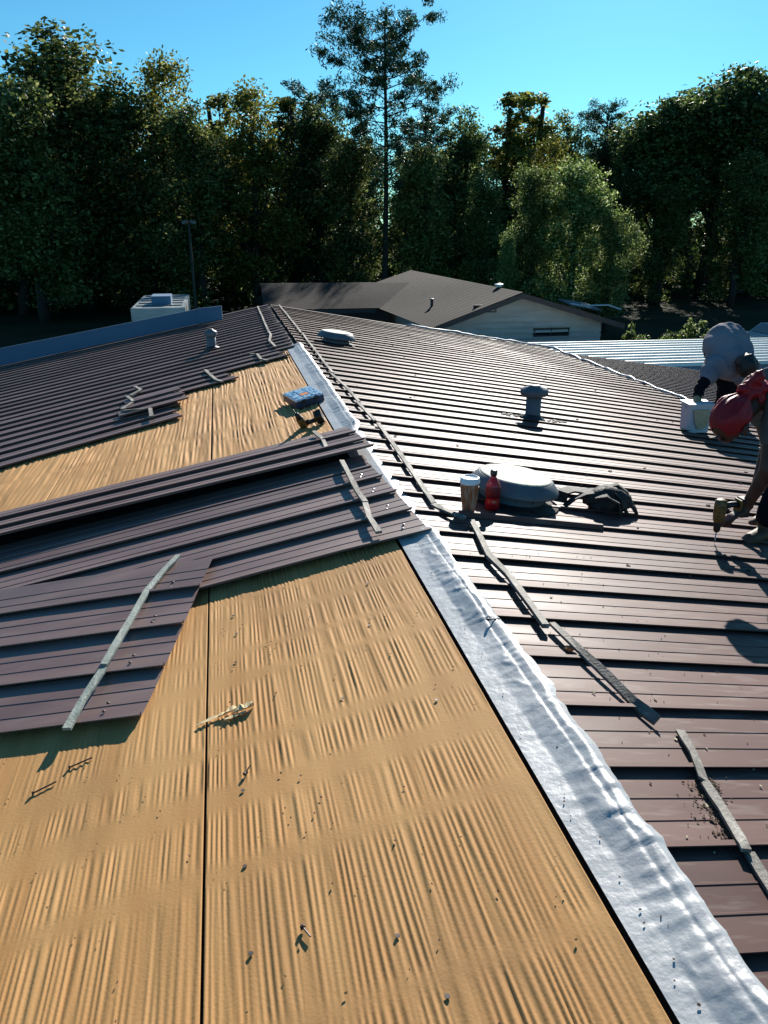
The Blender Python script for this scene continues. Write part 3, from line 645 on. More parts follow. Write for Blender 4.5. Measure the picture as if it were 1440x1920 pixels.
def drill(origin_, Rm, label, parent_thing=None):
    """local: body axis +X (chuck towards +X), grip towards -Z, battery at the bottom"""
    O = Vector(origin_); t = empty('cordless_drill', O, label, 'drill', 'yellow and black cordless drills')
    def T(p): return Rm @ Vector(p) + O
    AX_ = Rm @ Matrix.Rotation(math.pi / 2, 3, 'Y')
    MB().lathe(T((-.09, 0, 0)), [(.020, 0), (.033, .008), (.035, .04), (.034, .10), (.030, .13), (.026, .14)], 18, AX_).build('motor_housing', M['yellow'], t, True)
    MB().lathe(T((.05, 0, 0)), [(.024, 0), (.025, .015), (.021, .03), (.019, .055), (.012, .065)], 16, AX_).build('chuck', M['black'], t, True)
    MB().lathe(T((.11, 0, 0)), [(.0035, 0), (.0035, .05), (.0045, .052), (.0045, .07), (.001, .075)], 8, AX_).build('bit', M['steel'], t, True)
    MB().tube([T((-.045, 0, -.02)), T((-.052, 0, -.07)), T((-.05, 0, -.125))], [.021, .018, .022], 10).build('grip', M['black'], t, True)
    MB().box(T((-.032, 0, -.15)), (.115, .07, .05), Rm).build('battery', M['black'], t)
    MB().box(T((-.032, 0, -.119)), (.10, .062, .016), Rm).build('battery_shoe', M['yellow'], t)
    MB().box(T((-.022, 0, -.045)), (.012, .016, .03), Rm).build('trigger', M['black'], t)
    return t
# lying on its side: grip (local -Z) along the slope to the right, chuck towards the camera's left
SLr = Matrix.Rotation(-math.atan(SL), 3, 'Y')
Rl = SLr @ Matrix(((-.28, -.0, -.96), (-.96, .0, .28), (0, 1, 0)))
Rl = SLr @ Matrix.Rotation(R(0), 3, 'Z') @ Matrix([[-.25, 0, -.968], [-.968, 0, .25], [0, 1, 0]])
drill((-.36, 5.98, rz(-.36) + .06), SLr @ Matrix([[-.25, 0.0, -.968], [-.60, .766, .16], [.75, .64, -.19]]).to_3x3(), 'yellow and black cordless drill lying on the boards below the tool case')
# white bucket
bk = empty('plastic_bucket', (4.22, 7.5, rz(4.22)), 'square white plastic bucket with a beige see-through window, under the far worker', 'bucket')
def bb(c, s, m, nm, taper=1.0): return MB().box((4.22 + c[0], 7.5 + c[1], rz(4.22) + .02 + c[2]), s, Matrix.Rotation(R(-8), 3, 'Z'), taper).build(nm, M[m], bk)
bb((0, 0, .155), (.25, .22, .31), 'white', 'bucket_body', 1.12); bb((0, 0, .315), (.30, .265, .02), 'white', 'rim')
pl = MB(); Q = [(-.10, .27), (.085, .27), (.078, .08), (.04, .045), (-.02, .04), (-.07, .13)]
rB = Matrix.Rotation(R(-8), 3, 'Z')
pl.slab([rB @ Vector((a, -.1305 - .018 * (h / .31) , h + .02)) + Vector((4.22, 7.5, rz(4.22))) for a, h in reversed(Q)], -.004); pl.build('window_label', M['tanbeige'], bk)
MB().tube([rB @ Vector((.16 * math.cos(a), -.02 - .16 * math.sin(a) * .25, .31 - .16 * math.sin(a) * .55)) + Vector((4.22, 7.5, rz(4.22) + .02)) for a in np.linspace(.05, math.pi - .05, 14)], .004, 6).build('bail', M['steel'], bk, True)

# ------------------------------------------------------------------ small debris, screws, leaves
def screw(x, y, L, ang, label, dz=.006, m='rust'):
    z = rz(x) + dz; o = empty('screw', (x, y, z), label, 'screw', 'loose screws on the roof'); dx, dy = math.cos(ang), math.sin(ang)
    MB().tube([(x, y, z), (x + dx * L * .97, y + dy * L * .97, rz(x + dx * L) + dz), (x + dx * L, y + dy * L, rz(x + dx * L) + dz)], [.0028, .0026, .0005], 6).build('shank', M[m], o)
    MB().tube([(x - dx * .006, y - dy * .006, z), (x, y, z)], [.0065, .0065], 8).build('head', M[m], o)
    return o
screw(-1.655, 2.245, .075, R(20), 'left of two dark screws lying on the boards below the askew sheet', .008)
screw(-1.55, 2.33, .075, R(14), 'right of two dark screws lying on the boards below the askew sheet', .008)
screw(-.835, 1.40, .035, R(-65), 'small bent dark nail on the near boards, lowest one in the picture', .008)
screw(-.955, 2.03, .035, R(60), 'small dark screw beside a screw hole right of the board seam', .008)
screw(.005, 2.47, .05, R(12), 'dark screw lying across the near silvery membrane', .035)
def flakes(n, region, size, m, label, cat, z=.006, name='debris', thick=.002, side=None):
    f_ = MB()
    for i in range(n):
        x, y = region(i); s = size * rnd.uniform(.5, 1.4)
        f_.box((x, y, (SL * x if x < 0 else -SR * x) + z), (s, s * rnd.uniform(.3, .8), max(thick, s * .25)), Matrix.Rotation(rnd.uniform(0, 6), 3, 'Z') @ Matrix.Rotation(rnd.uniform(-.5, .5), 3, 'X'))
    return tag(f_.build(name, M[m]), label, cat, kind='stuff')
flakes(110, lambda i: (rnd.uniform(-1.05, -.17), rnd.uniform(.7, 3.4) if i % 3 else rnd.gauss(2.75, .18)), .005, 'dirt', 'dark crumbs scattered over the near boards', 'debris', .007)
flakes(60, lambda i: (rnd.uniform(-2.2, -1.1), rnd.uniform(1.0, 2.6)), .0045, 'dirt', 'sparse dark crumbs on the boards left of the seam', 'debris', .007)
flakes(40, lambda i: (rnd.uniform(-2.6, -.2), rnd.uniform(5.8, 8.9)), .009, 'dirt', 'dark crumbs on the far boards', 'debris', .007)
flakes(420, lambda i: (lambda t: (.40 - .12 * t - abs(rnd.gauss(0, .05)) * (1 - .3 * t), 1.57 - .28 * t + rnd.uniform(-.02, .02)))(rnd.random()), .006, 'dirt', 'brown crumbs heaped against the near right laths', 'debris', .012)
flakes(150, lambda i: (rnd.uniform(.14, .9), rnd.uniform(.6, 3.3)), .005, 'dirt', 'fine crumbs over the near right pans', 'debris', .012)
flakes(26, lambda i: (rnd.uniform(.12, .8), rnd.uniform(.8, 3.0)), .013, 'paleleaf', 'pale leaf bits on the near right pans', 'leaf bits', .013)
flakes(150, lambda i: (rnd.uniform(.3, 5.2), rnd.uniform(2.5, 14)), .022, 'dirt', 'dark specks scattered over the long right slope', 'debris', .016)
flakes(28, lambda i: (lambda y: (rnd.uniform(-.12, -.01), y))(rnd.uniform(.7, 3.3)), .005, 'dirt', 'grit on the near silvery membrane', 'debris', .012)
# nail heads in pairs near the sheet ends
nh = MB()
for k in range(4):
    y = 3.42 + .306 * k
    for (dx, dy) in ((-.09 - .02 * k, .12), (-.075 - .02 * k, .165)): x = dx; nh.lathe((x, y + dy, rz(x) + .018), [(.007, 0), (.007, .004), (.002, .006)], 8)
nh.build('screw_heads', M['steel'], m2)
for k in range(4):
    a_ = RT[k + 1]; n2 = MB()
    for (dx, dy) in ((-.13, .14), (-.14, .09)): n2.lathe((a_[0] + dx, a_[1] + dy, rz(a_[0] + dx) + .042 + .006 * (2 - k)), [(.007, 0), (.007, .004), (.002, .006)], 8)
    n2.build('screw_head', M['rust'], rot)
# old screw holes beside the seam on the boards (dark dimples with torn paper rim)
for i, (x, y) in enumerate(((-.965, 1.96), (-.97, 1.655), (-.965, 1.38), (-.62, 1.30), (-.55, 1.12), (-.97, 2.72), (-.96, 2.95), (-.97, 3.12), (-.60, 2.28), (-.42, 2.72), (-.36, 3.08), (-.30, 2.12))):
    h_ = MB(); h_.lathe((x, y, rz(x) + .0035), [(.0065, 0), (.006, .0012), (.003, .0012)], 10)
    o = h_.build('nail', M['rust'] if i % 2 else M['black'], base=(x, y, rz(x))); tag(o, 'dark nail head or screw hole in the near boards', 'nail', 'nail heads in the near boards')
# torn paper splinter over the seam
sp = empty('torn_paper_strip', (-1.05, 2.33, rz(-1.05)), 'pale torn splinter of facing lying across the board seam', 'paper scrap')
sv = MB()
for (a, b, wd, hh) in (((-1.115, 2.36), (-1.03, 2.385), .022, .004), ((-1.04, 2.375), (-.96, 2.40), .03, .014), ((-.985, 2.375), (-.91, 2.385), .034, .02), ((-1.02, 2.345), (-.94, 2.36), .018, .006)):
    n_ = 7; vs = []
    for i in range(n_):
        t = i / (n_ - 1); x = a[0] + (b[0] - a[0]) * t; y = a[1] + (b[1] - a[1]) * t; ww = wd * math.sin(math.pi * (t * .8 + .1)) * rnd.uniform(.6, 1)
        vs += [(x, y - ww / 2, rz(x) + .008 + hh * rnd.random()), (x, y + ww / 2, rz(x) + .008 + hh * rnd.random()), (x, y, rz(x) + .004)]
    fs = []
    for i in range(n_ - 1):
        for k in range(3): fs.append((i * 3 + k, i * 3 + (k + 1) % 3, i * 3 + 3 + (k + 1) % 3, i * 3 + 3 + k))
    sv.add(vs, fs)
sv.build('splinter', M['splinter'], sp)
V, F = blob((.275, 2.30, rz(.27) + .02), (.03, .016, .008), 4, n=12); tag(MB().add(V, F).build('dry_leaf', M['orange']), 'curled orange dry leaf under the upper end of the tapering lath', 'leaf')

# ------------------------------------------------------------------ people
def capsule(p0, r0, p1, r1, n=16):
    p0, p1 = Vector(p0), Vector(p1); d_ = p1 - p0; L = d_.length; d_ = d_ / L if L > 1e-6 else Vector((0, 0, 1)); Q = d_.to_track_quat('Z', 'Y').to_matrix()
    prof = [(r0 * math.cos(a), r0 * math.sin(a)) for a in np.linspace(-1.5, 0, 6)] + [(r1 * math.cos(a), L + r1 * math.sin(a)) for a in np.linspace(0, 1.5, 6)]
    m_ = MB(); m_.lathe((0, 0, 0), prof, n); return [Q @ Vector(v) + p0 for v in m_.v], m_.f
def soft(name, caps, matl, parent, voxel=.012, smooth=6, fold=0.0, fscale=8.0, seed=0, extra=None, stretch=(1, 1, 1)):
    """one continuous surface: tapered capsules fused by a voxel remesh, smoothed, with cloth folds"""
    m_ = MB()
    for (a, ra, b, rb) in caps: V, F = capsule(a, ra, b, rb); m_.add(V, F)
    if extra: m_.add(extra.v, extra.f)
    o = m_.build(name, matl, parent, True)
    md = o.modifiers.new('r', 'REMESH'); md.mode = 'VOXEL'; md.voxel_size = voxel; md.use_smooth_shade = True
    sm_ = o.modifiers.new('s', 'SMOOTH'); sm_.factor = .5; sm_.iterations = smooth
    dg = bpy.context.evaluated_depsgraph_get(); dg.update(); me = bpy.data.meshes.new_from_object(o.evaluated_get(dg)); o.modifiers.clear(); o.data = me; me.name = name
    if not me.materials: me.materials.append(matl)
    if fold:
        n_ = len(me.vertices); co = np.empty(n_ * 3); me.vertices.foreach_get('co', co); co = co.reshape(-1, 3); nr = np.empty(n_ * 3); me.vertices.foreach_get('normal', nr); nr = nr.reshape(-1, 3)
        q = co * fscale * np.array(stretch); wx = vnoise(q[:, 0] * .5 + seed, q[:, 2] * .5, seed); a = vnoise(q[:, 0] + wx + q[:, 1] * .4, q[:, 2] + q[:, 1] * .6, seed + 1)
        b = vnoise(q[:, 0] * 2.3 + q[:, 2], q[:, 1] * 2.1 - q[:, 2] * 1.3, seed + 2)
        co = co + nr * (fold * ((1 - 2 * np.abs(a)) * .8 + .35 * b))[:, None]; me.vertices.foreach_set('co', co.ravel()); me.update()
    me.polygons.foreach_set('use_smooth', [True] * len(me.polygons)); return o
def hand_caps(W, d, side, curl, s=1.0):
    """palm, four bent fingers of different lengths, thumb from the side of the palm"""
    W = Vector(W); d = Vector(d).normalized(); side = Vector(side).normalized(); curl = Vector(curl).normalized(); C_ = []
    for o_ in (-.024, -.008, .008, .024): C_.append((W + side * o_ * .7 * s, .017 * s, W + d * .075 * s + side * o_ * s, .0135 * s))
    for o_, ln in ((-.030, .066), (-.010, .078), (.010, .073), (.030, .056)):
        k = W + d * .08 * s + side * o_ * 1.05 * s; k2 = k + (d * .75 + curl * .6).normalized() * ln * .5 * s; k3 = k2 + (d * .1 + curl).normalized() * ln * .5 * s
        C_ += [(k, .0105 * s, k2, .0095 * s), (k2, .0095 * s, k3, .0080 * s)]
    t0 = W + d * .02 * s - side * .028 * s; t1 = t0 + (d * .6 - side * .7 + curl * .3).normalized() * .035 * s; t2 = t1 + (d * .6 + curl * .8).normalized() * .03 * s
    return C_ + [(t0, .014 * s, t1, .011 * s), (t1, .011 * s, t2, .009 * s)]
def boots(par, f0, toe):
    f0 = Vector(f0); toe = Vector(toe).normalized()
    soft('boot', [(f0 + Vector((0, 0, .19)), .058, f0 + Vector((0, 0, .07)), .052), (f0 + Vector((0, 0, .06)), .05, f0 + toe * .17 + Vector((0, 0, .045)), .044), (f0 - toe * .03 + Vector((0, 0, .045)), .042, f0 + toe * .19 + Vector((0, 0, .04)), .040)], M['boot'], par, .010, 3)
    q = math.atan2(toe.y, toe.x); MB().box(f0 + toe * .075 + Vector((0, 0, .012)), (.30, .095, .024), Matrix.Rotation(q, 3, 'Z')).build('sole', M['black'], par)

# --- worker A: bending at the right edge, red head wrap, drilling
wa = empty('person', (2.6, 4.0, rz(2.6)), 'worker with red cloth tied round the head bending down at right edge, drill in hand', 'person')
HA = Vector((1.80, 3.66, .47)); SHc = Vector((2.20, 3.86, .56)); HIP = Vector((2.80, 4.12, .46))
SHr = SHc + Vector((-.07, -.17, -.05)); SHl = SHc + Vector((.03, .18, -.03))
TIP = Vector((1.85, 3.68, rz(1.85) + .012)); HANDa = Vector((2.00, 3.665, rz(1.98) + .235)); elb = Vector((2.045, 3.58, .17))
HANDb = Vector((2.30, 3.98, rz(2.3) + .26)); elbb = Vector((2.42, 4.08, .16))
legsA = [(HIP + Vector((-.02, -.12, -.05)), Vector((2.44, 3.90, rz(2.44) + .47)), Vector((2.32, 3.84, rz(2.32)))), (HIP + Vector((.02, .12, -.05)), Vector((2.78, 4.26, rz(2.78) + .47)), Vector((2.66, 4.22, rz(2.66))))]
bc = [(HIP, .12, SHc, .115), (SHc, .10, SHc.lerp(HA, .5), .06), (SHc.lerp(HA, .4), .058, HA + Vector((.07, .03, -.03)), .058), (HA + Vector((.035, .01, -.01)), .088, HA + Vector((-.015, -.005, -.045)), .084), (HA + Vector((.02, 0, -.07)), .062, HA + Vector((-.01, -.01, -.10)), .050),
      (SHc, .09, SHr, .065), (SHr, .066, elb, .052), (elb, .050, HANDa + Vector((.01, 0, .03)), .031), (SHc, .09, SHl, .065), (SHl, .058, elbb, .043), (elbb, .041, HANDb, .028)]
bc += hand_caps(HANDa, (-.75, .05, -.35), (0, -1, .1), (-.1, .1, -1)) + hand_caps(HANDb, (-.5, -.2, -.7), (.4, -.8, 0), (-.6, 0, -.3))
for a, b, c in legsA: bc += [(a, .10, b, .062), (b, .058, c + Vector((0, 0, .12)), .042)]
soft('body', bc, M['skin'], wa, .0085, 4)
soft('shirt', [(HIP + Vector((-.06, 0, .02)), .155, HIP.lerp(SHc, .5) + Vector((0, 0, .05)), .150), (HIP.lerp(SHc, .5) + Vector((0, 0, .05)), .150, SHc + Vector((.03, 0, .0)), .14), (SHc, .12, SHc.lerp(HA, .22), .078), (SHc, .12, SHr, .088), (SHr, .086, SHr.lerp(elb, .5), .074), (SHc, .12, SHl, .088), (SHl, .086, SHl.lerp(elbb, .5), .074)], M['shirtgrey'], wa, .012, 5, .012, 9, 3)
tc = [(HIP + Vector((.0, -.05, -.02)), .15, HIP + Vector((.02, .05, -.02)), .15)]
for a, b, c in legsA: tc += [(a, .135, b, .092), (b, .090, c + Vector((.0, 0, .17)), .072)]
soft('trousers', tc, M['pants'], wa, .014, 5, .010, 9, 5)
for a, b, c in legsA: boots(wa, c, (-.9, -.35, 0))
# head wrap: cloth gathered in folds towards the knot
ax = (SHc - HA + Vector((-.05, -.06, .28))).normalized(); kz = ax; kx2 = kz.cross(Vector((0, 1, .2))).normalized(); ky2 = kz.cross(kx2)
V = []; F = []; n = 110; nl = 44
for i in range(nl + 1):
    th = math.pi * i / nl * .86
    for j in range(n):
        ph = 2 * math.pi * j / n; g_ = max(0.0, math.cos(th) * .8 + .35)
        f1 = 1 - abs(math.sin(ph * 5.5 + .8 * math.sin(ph * 2 + 1) + th * .5)); f2 = 1 - abs(math.sin(ph * 13 + 1.2 * math.sin(ph * 3) + 2 * th))
        fold = 1 + (.15 * f1 + .05 * f2) * (g_ + .12) + .03 * math.sin(ph * 4 + th * 5)
        r_ = .098 * fold; el_ = .128
        p = kx2 * (r_ * math.sin(th) * math.cos(ph)) + ky2 * (r_ * math.sin(th) * math.sin(ph)) + kz * (el_ * math.cos(th) + .045 * max(0, math.cos(th)) ** 12)
        V.append(HA + p)
for i in range(nl):
    for j in range(n): k = (j + 1) % n; F.append((i * n + j, (i + 1) * n + j, (i + 1) * n + k, i * n + k))
wrap = MB().add(V, F).build('head_wrap', M['red'], wa, True)
K0 = HA + kz * .150
soft('knot', [(K0 - kx2 * .02, .030, K0 + kx2 * .03 + kz * .01, .034), (K0 + ky2 * .02, .03, K0 + kz * .03, .036)], M['red'], wrap, .006, 2, .008, 26, 4)
up_ = Vector((.75, .25, .30)).normalized()
soft('wrap_tail', [(K0, .03, K0 + up_ * .07 + Vector((0, 0, .03)), .048), (K0 + up_ * .06, .045, K0 + up_ * .14 + Vector((0, 0, -.02)), .046), (K0 + up_ * .05 + Vector((0, 0, .04)), .035, K0 + up_ * .11 + Vector((-.02, -.03, .07)), .028), (K0 + up_ * .10, .03, K0 + up_ * .13 + Vector((0, -.03, -.08)), .02)], M['red'], wrap, .006, 2, .014, 24, 8)
fc = HA + Vector((.0, -.03, -.115))
MB().tube([fc + Vector((-.055, .0, .045)), fc + Vector((-.075, -.005, .012)), fc + Vector((-.055, -.003, .0))], [.010, .015, .011], 8).build('nose', M['skin'], wa, True)
for q in (-1, 1):
    V, F = blob(fc + Vector((-.055, q * .030, .052)), (.010, .011, .008), 2, n=10); MB().add(V, F).build('eye', M['white'], wa, True)
    V, F = blob(HA + Vector((.05, q * .085, -.055)), (.022, .012, .032), 4, n=10); MB().add(V, F).build('ear', M['skin'], wa, True)
V, F = blob(fc + Vector((-.045, 0, -.012)), (.016, .026, .008), 5, n=10); MB().add(V, F).build('mouth', M['skin'], wa, True)
Rd = Matrix([[0, 0, -1], [0, 1, 0], [-1, 0, 0]]).to_3x3()
drill(TIP + Vector((0, 0, .187)), Rd, 'yellow and black cordless drill held upright by the worker in the red wrap')

# --- worker B: bent over towards the camera above the bucket
wb = empty('person', (5.2, 8.3, rz(5.2)), 'worker in pale grey shirt bent double over the white bucket, back towards the sky', 'person')
HP = Vector((5.02, 8.34, .10)); MD = Vector((4.90, 8.10, .16)); SH = Vector((4.82, 7.86, .0)); HB = Vector((4.79, 7.60, .02))
sa = Vector((4.58, 7.80, -.06)); sb_ = Vector((5.04, 7.80, -.10)); ea = Vector((4.33, 7.66, -.26)); ha = Vector((4.22, 7.52, -.40)); eb = Vector((4.86, 7.58, -.40)); hb2 = Vector((4.52, 7.50, -.46))
legsB = [(HP + Vector((-.04, 0, -.08)), Vector((5.10, 8.24, -.42)), Vector((5.14, 8.36, rz(5.14)))), (HP + Vector((.16, .02, -.08)), Vector((5.38, 8.28, -.46)), Vector((5.44, 8.40, rz(5.44))))]
bc = [(HP, .14, MD, .14), (MD, .14, SH, .13), (SH, .09, SH.lerp(HB, .5), .06), (HB, .088, HB + Vector((0, -.02, -.08)), .075), (sa, .07, sb_, .07), (sa, .06, ea, .045), (ea, .043, ha, .03), (sb_, .06, eb, .045), (eb, .043, hb2, .03)]
bc += hand_caps(ha, (-.1, -.05, -1), (0, -1, 0), (.6, 0, -.5)) + hand_caps(hb2, (-.6, 0, -.8), (0, -1, 0), (-.3, 0, -.6))
for a, b, c in legsB: bc += [(a, .10, b, .062), (b, .058, c + Vector((0, 0, .12)), .042)]
soft('body', bc, M['skin'], wb, .011, 4)
soft('shirt', [(HP + Vector((.0, .0, -.04)), .20, MD, .225), (MD + Vector((-.05, 0, 0)), .22, SH + Vector((-.03, 0, .0)), .20), (MD + Vector((.06, 0, -.02)), .21, SH + Vector((.08, 0, -.04)), .19), (sa, .13, sb_ + Vector((-.02, 0, 0)), .13), (sa + Vector((.0, 0, 0)), .12, sa.lerp(ea, .45), .095), (sb_, .12, sb_ + Vector((.02, -.04, -.22)), .085), (sb_, .12, sb_.lerp(eb, .5), .09),
               (SH + Vector((.05, -.06, -.10)), .13, SH + Vector((.10, -.08, -.22)), .07)], M['shirt'], wb, .014, 5, .026, 6.5, 11)
V, F = blob(HB + Vector((.02, -.06, -.03)), (.105, .10, .13), 3, n=28); MB().add(V, F).build('hair', M['black'], wb, True)
tc = [(HP + Vector((-.02, .03, -.06)), .17, HP + Vector((.12, .03, -.06)), .17)]
for a, b, c in legsB: tc += [(a, .14, b, .10), (b, .10, c + Vector((.0, 0, .12)), .08)]
soft('trousers', tc, M['pants'], wb, .016, 5, .014, 8, 5)
for a, b, c in legsB: boots(wb, c, (-.2, -1, 0))
soft('sleeve', [(sa.lerp(ea, .4), .075, ea, .06), (ea, .06, ea.lerp(ha, .6), .052)], M['pants'], wb, .012, 4, .008, 14, 3)
soft('sleeve', [(sb_.lerp(eb, .4), .075, eb, .06), (eb, .06, eb.lerp(hb2, .5), .052)], M['pants'], wb, .012, 4, .008, 14, 6)
soft('glove_cuff', [(ea.lerp(ha, .55), .050, ea.lerp(ha, .95), .040)], M['glove'], wb, .01, 2, .005, 30, 3)
soft('glove_cuff', [(eb.lerp(hb2, .5), .050, eb.lerp(hb2, .95), .042)], M['glove'], wb, .01, 2, .005, 30, 5)

# ------------------------------------------------------------------ ground level things beyond the roofs
van = empty('box_van', (wxy(296, 25, 580), 25, GZ), 'white boxy van beyond the roof at left, small raised box on its roof', 'van')
vy = 23.0; vx0, vx1, vt = wxy(246, vy, 580), wxy(347, vy, 580), topz(577, 295, vy)
MB().box(((vx0 + vx1) / 2, vy + 2.2, (vt + GZ + .6) / 2), (vx1 - vx0, 4.4, vt - GZ - .6)).build('body', M['paint'], van)
MB().box(((vx0 + vx1) / 2 + .05, vy - .02, -1.95), (vx1 - vx0 - .32, .06, 1.5)).build('rear_door', M['darkblue'], van); MB().box(((vx0 + vx1) / 2, vy - .05, vt - .17), (vx1 - vx0 + .02, .08, .34)).build('header_panel', M['paint'], van)  # door colour holds the dark blue shade of the rear face
MB().box((vx0 + .12, vy - .03, -1.95), (.10, .05, 1.5)).build('side_strip', M['olive'], van); MB().box((vx1 - .06, vy - .03, -1.95), (.05, .05, 1.5)).build('side_strip', M['paint'], van)
MB().box(((vx0 + vx1) / 2 + .05, vy + 1.1, vt + .13), (.55, .9, .26)).build('roof_box', M['skyblue_trim'], van)
for i in range(5): MB().box(((vx0 + vx1) / 2, vy + .5 + .8 * i, vt + .015), (vx1 - vx0 - .2, .06, .03)).build('roof_bow', M['vent'], van)
for (x, y) in ((vx0 + .15, vy + .9), (vx1 - .15, vy + .9), (vx0 + .15, vy + 3.6), (vx1 - .15, vy + 3.6)):
    MB().lathe((x - .12, y, GZ + .38), [(.38, 0), (.38, .24)], 20, Matrix.Rotation(math.pi / 2, 3, 'Y')).build('wheel', M['tyre'], van)
for s in (.12, .62): MB().box((vx0 + s * 2.4 + .3, vy - .06, GZ + .75), (.16, .03, .1)).build('tail_light', M['red'], van)
# car
car = empty('parked_car', (25.3, 32.5, GZ), 'white car with dark windows parked at the far right edge', 'car')
cp = [(-2.2, .35), (-2.25, .75), (-1.9, .92), (-1.1, 1.0), (-.55, 1.38), (.9, 1.42), (1.6, 1.05), (2.15, .95), (2.25, .6), (2.2, .35)]
def carsec(y, k=1): return [(25.3 + a, 32.5 + y, GZ + .35 + (b - .35) * k) for a, b in cp]
A_ = carsec(-.85, .97); B_ = carsec(-.6 if False else .85, .97); n = len(cp)
MB().add(A_ + B_, [tuple(range(n)), tuple(reversed(range(n, 2 * n)))] + [(i, n + i, n + (i + 1) % n, (i + 1) % n) for i in range(n)]).build('body', M['paint'], car)
MB().slab([(25.3 - 1.0, 32.5 - .86, GZ + 1.0), (25.3 + 1.45, 32.5 - .86, GZ + 1.02), (25.3 + .85, 32.5 - .86, GZ + 1.34), (25.3 - .5, 32.5 - .86, GZ + 1.32)], -.01).build('side_window', M['glass'], car)
MB().slab([(25.3 - 1.14, 32.5 - .75, GZ + 1.0), (25.3 - 1.14, 32.5 + .75, GZ + 1.0), (25.3 - .60, 32.5 + .7, GZ + 1.35), (25.3 - .60, 32.5 - .7, GZ + 1.35)], -.01).build('windscreen', M['glass'], car)
for (x, y) in ((-1.45, -.9), (1.45, -.9), (-1.45, .7), (1.45, .7)): MB().lathe((25.3 + x, 32.5 + y + .2, GZ + .33), [(.33, 0), (.33, .2)], 20, Matrix.Rotation(math.pi / 2, 3, 'X')).build('wheel', M['tyre'], car)
MB().box((25.3 - 2.22, 32.5 - .6, GZ + .72), (.06, .3, .14)).build('headlight', M['glass'], car); MB().box((25.3 - 2.22, 32.5 + .6, GZ + .72), (.06, .3, .14)).build('headlight', M['glass'], car)
# white post, pole light, carport
po = MB().tube([(-4.75, 22, GZ), (-4.75, 22, -1.32)], .09, 12); tag(po.build('white_post', M['white'], base=(-4.75, 22, GZ)), 'short white plastic post just beyond the far left roof edge', 'post')
LX_ = wxy(355, 33)
lp = empty('light_pole', (LX_, 33, GZ), 'slim dark light pole in front of the woods, left of the house', 'light pole')
MB().tube([(LX_, 33, GZ), (LX_, 33, 1.55)], [.06, .04], 8).build('pole', M['pole'], lp)
for s in (-1, 1): MB().box((LX_ + .16 * s, 32.9, 1.60), (.22, .16, .10), Matrix.Rotation(.3 * s, 3, 'Y')).build('lamp_head', M['vent'], lp)
def P3(px_, py_, Y): return (wxy(px_, Y, py_), Y, topz(py_, px_, Y))
cpo = empty('open_shed', (wxy(1110, 34, 575), 34, GZ), 'low open shed with thin bright roof edges behind the right end of the house', 'shed')
a, b = P3(1072, 572, 33), P3(1128, 581, 33); MB().slab([a, b, (b[0] + .3, 35.2, b[2] + .10), (a[0] + .3, 35.2, a[2] + .10)], .05).build('roof', M['vent'], cpo)
for (p, q) in ((P3(1070, 569, 32.8), P3(1108, 577, 32.8)), (P3(1098, 573, 32.7), P3(1142, 572, 32.7)), (P3(1140, 572, 32.7), P3(1164, 580, 32.7))): MB().tube([p, q], .035, 6).build('edge_bar', M['white'], cpo)
for px_ in (1078, 1124): x = wxy(px_, 33.2, 578); MB().tube([(x, 33.2, GZ), (x, 33.2, topz(582, px_, 33.2))], .05, 6).build('post', M['pole'], cpo)

# ------------------------------------------------------------------ vegetation
def leaf_cloud(centers, radii, per, size, seed, elong=1.6, droop=0.0, flat=.8):
    r_ = np.random.RandomState(seed); n = len(centers) * per
    c = np.repeat(centers, per, 0); rr = np.repeat(radii, per)[:, None]
    d_ = r_.normal(size=(n, 3)); d_ /= np.linalg.norm(d_, axis=1)[:, None]; d_ *= r_.rand(n, 1) ** .5; d_[:, 2] *= flat
    p = c + d_ * rr
    a = r_.normal(size=(n, 3)); a /= np.linalg.norm(a, axis=1)[:, None]; b = np.cross(a, r_.normal(size=(n, 3))); b /= np.linalg.norm(b, axis=1)[:, None]
    a[:, 2] -= droop; s = size * r_.uniform(.55, 1.35, (n, 1)); A = a * s * elong * .5; B = b * s * .5
    V = np.stack([p - A, p - B * .9 + A * .1, p + A, p + B * .9 + A * .1], 1).reshape(-1, 3)
    F = np.arange(n * 4).reshape(n, 4); return V, F
def limbs(mb, base, h, tr_, crown_c, targets, r_):
    lean = r_.uniform(-.25, .25, 2); top = Vector((lean[0], lean[1], h * .82)); pts = [Vector((0, 0, -.2)).lerp(top, t) + Vector((r_.uniform(-.12, .12), r_.uniform(-.12, .12), 0)) * (t > 0) for t in np.linspace(0, 1, 7)]
    mb.tube(pts, [tr_ * (1 - .8 * t) + .02 for t in np.linspace(0, 1, 7)], 8)
    for tg in targets:
        tg = Vector(tg); t = min(.95, max(.15, (tg.z - h * .18) / (h * .95))) * .85
        i = int(t * 6); s = pts[i].lerp(pts[min(6, i + 1)], t * 6 - i); md = s.lerp(tg, .5) + Vector((0, 0, -.08 * (tg - s).length)) + Vector(r_.uniform(-.2, .2, 3))
        mb.tube([s, md, tg], [tr_ * .32 * (1 - t * .5), tr_ * .2 * (1 - t * .5), .015], 5)
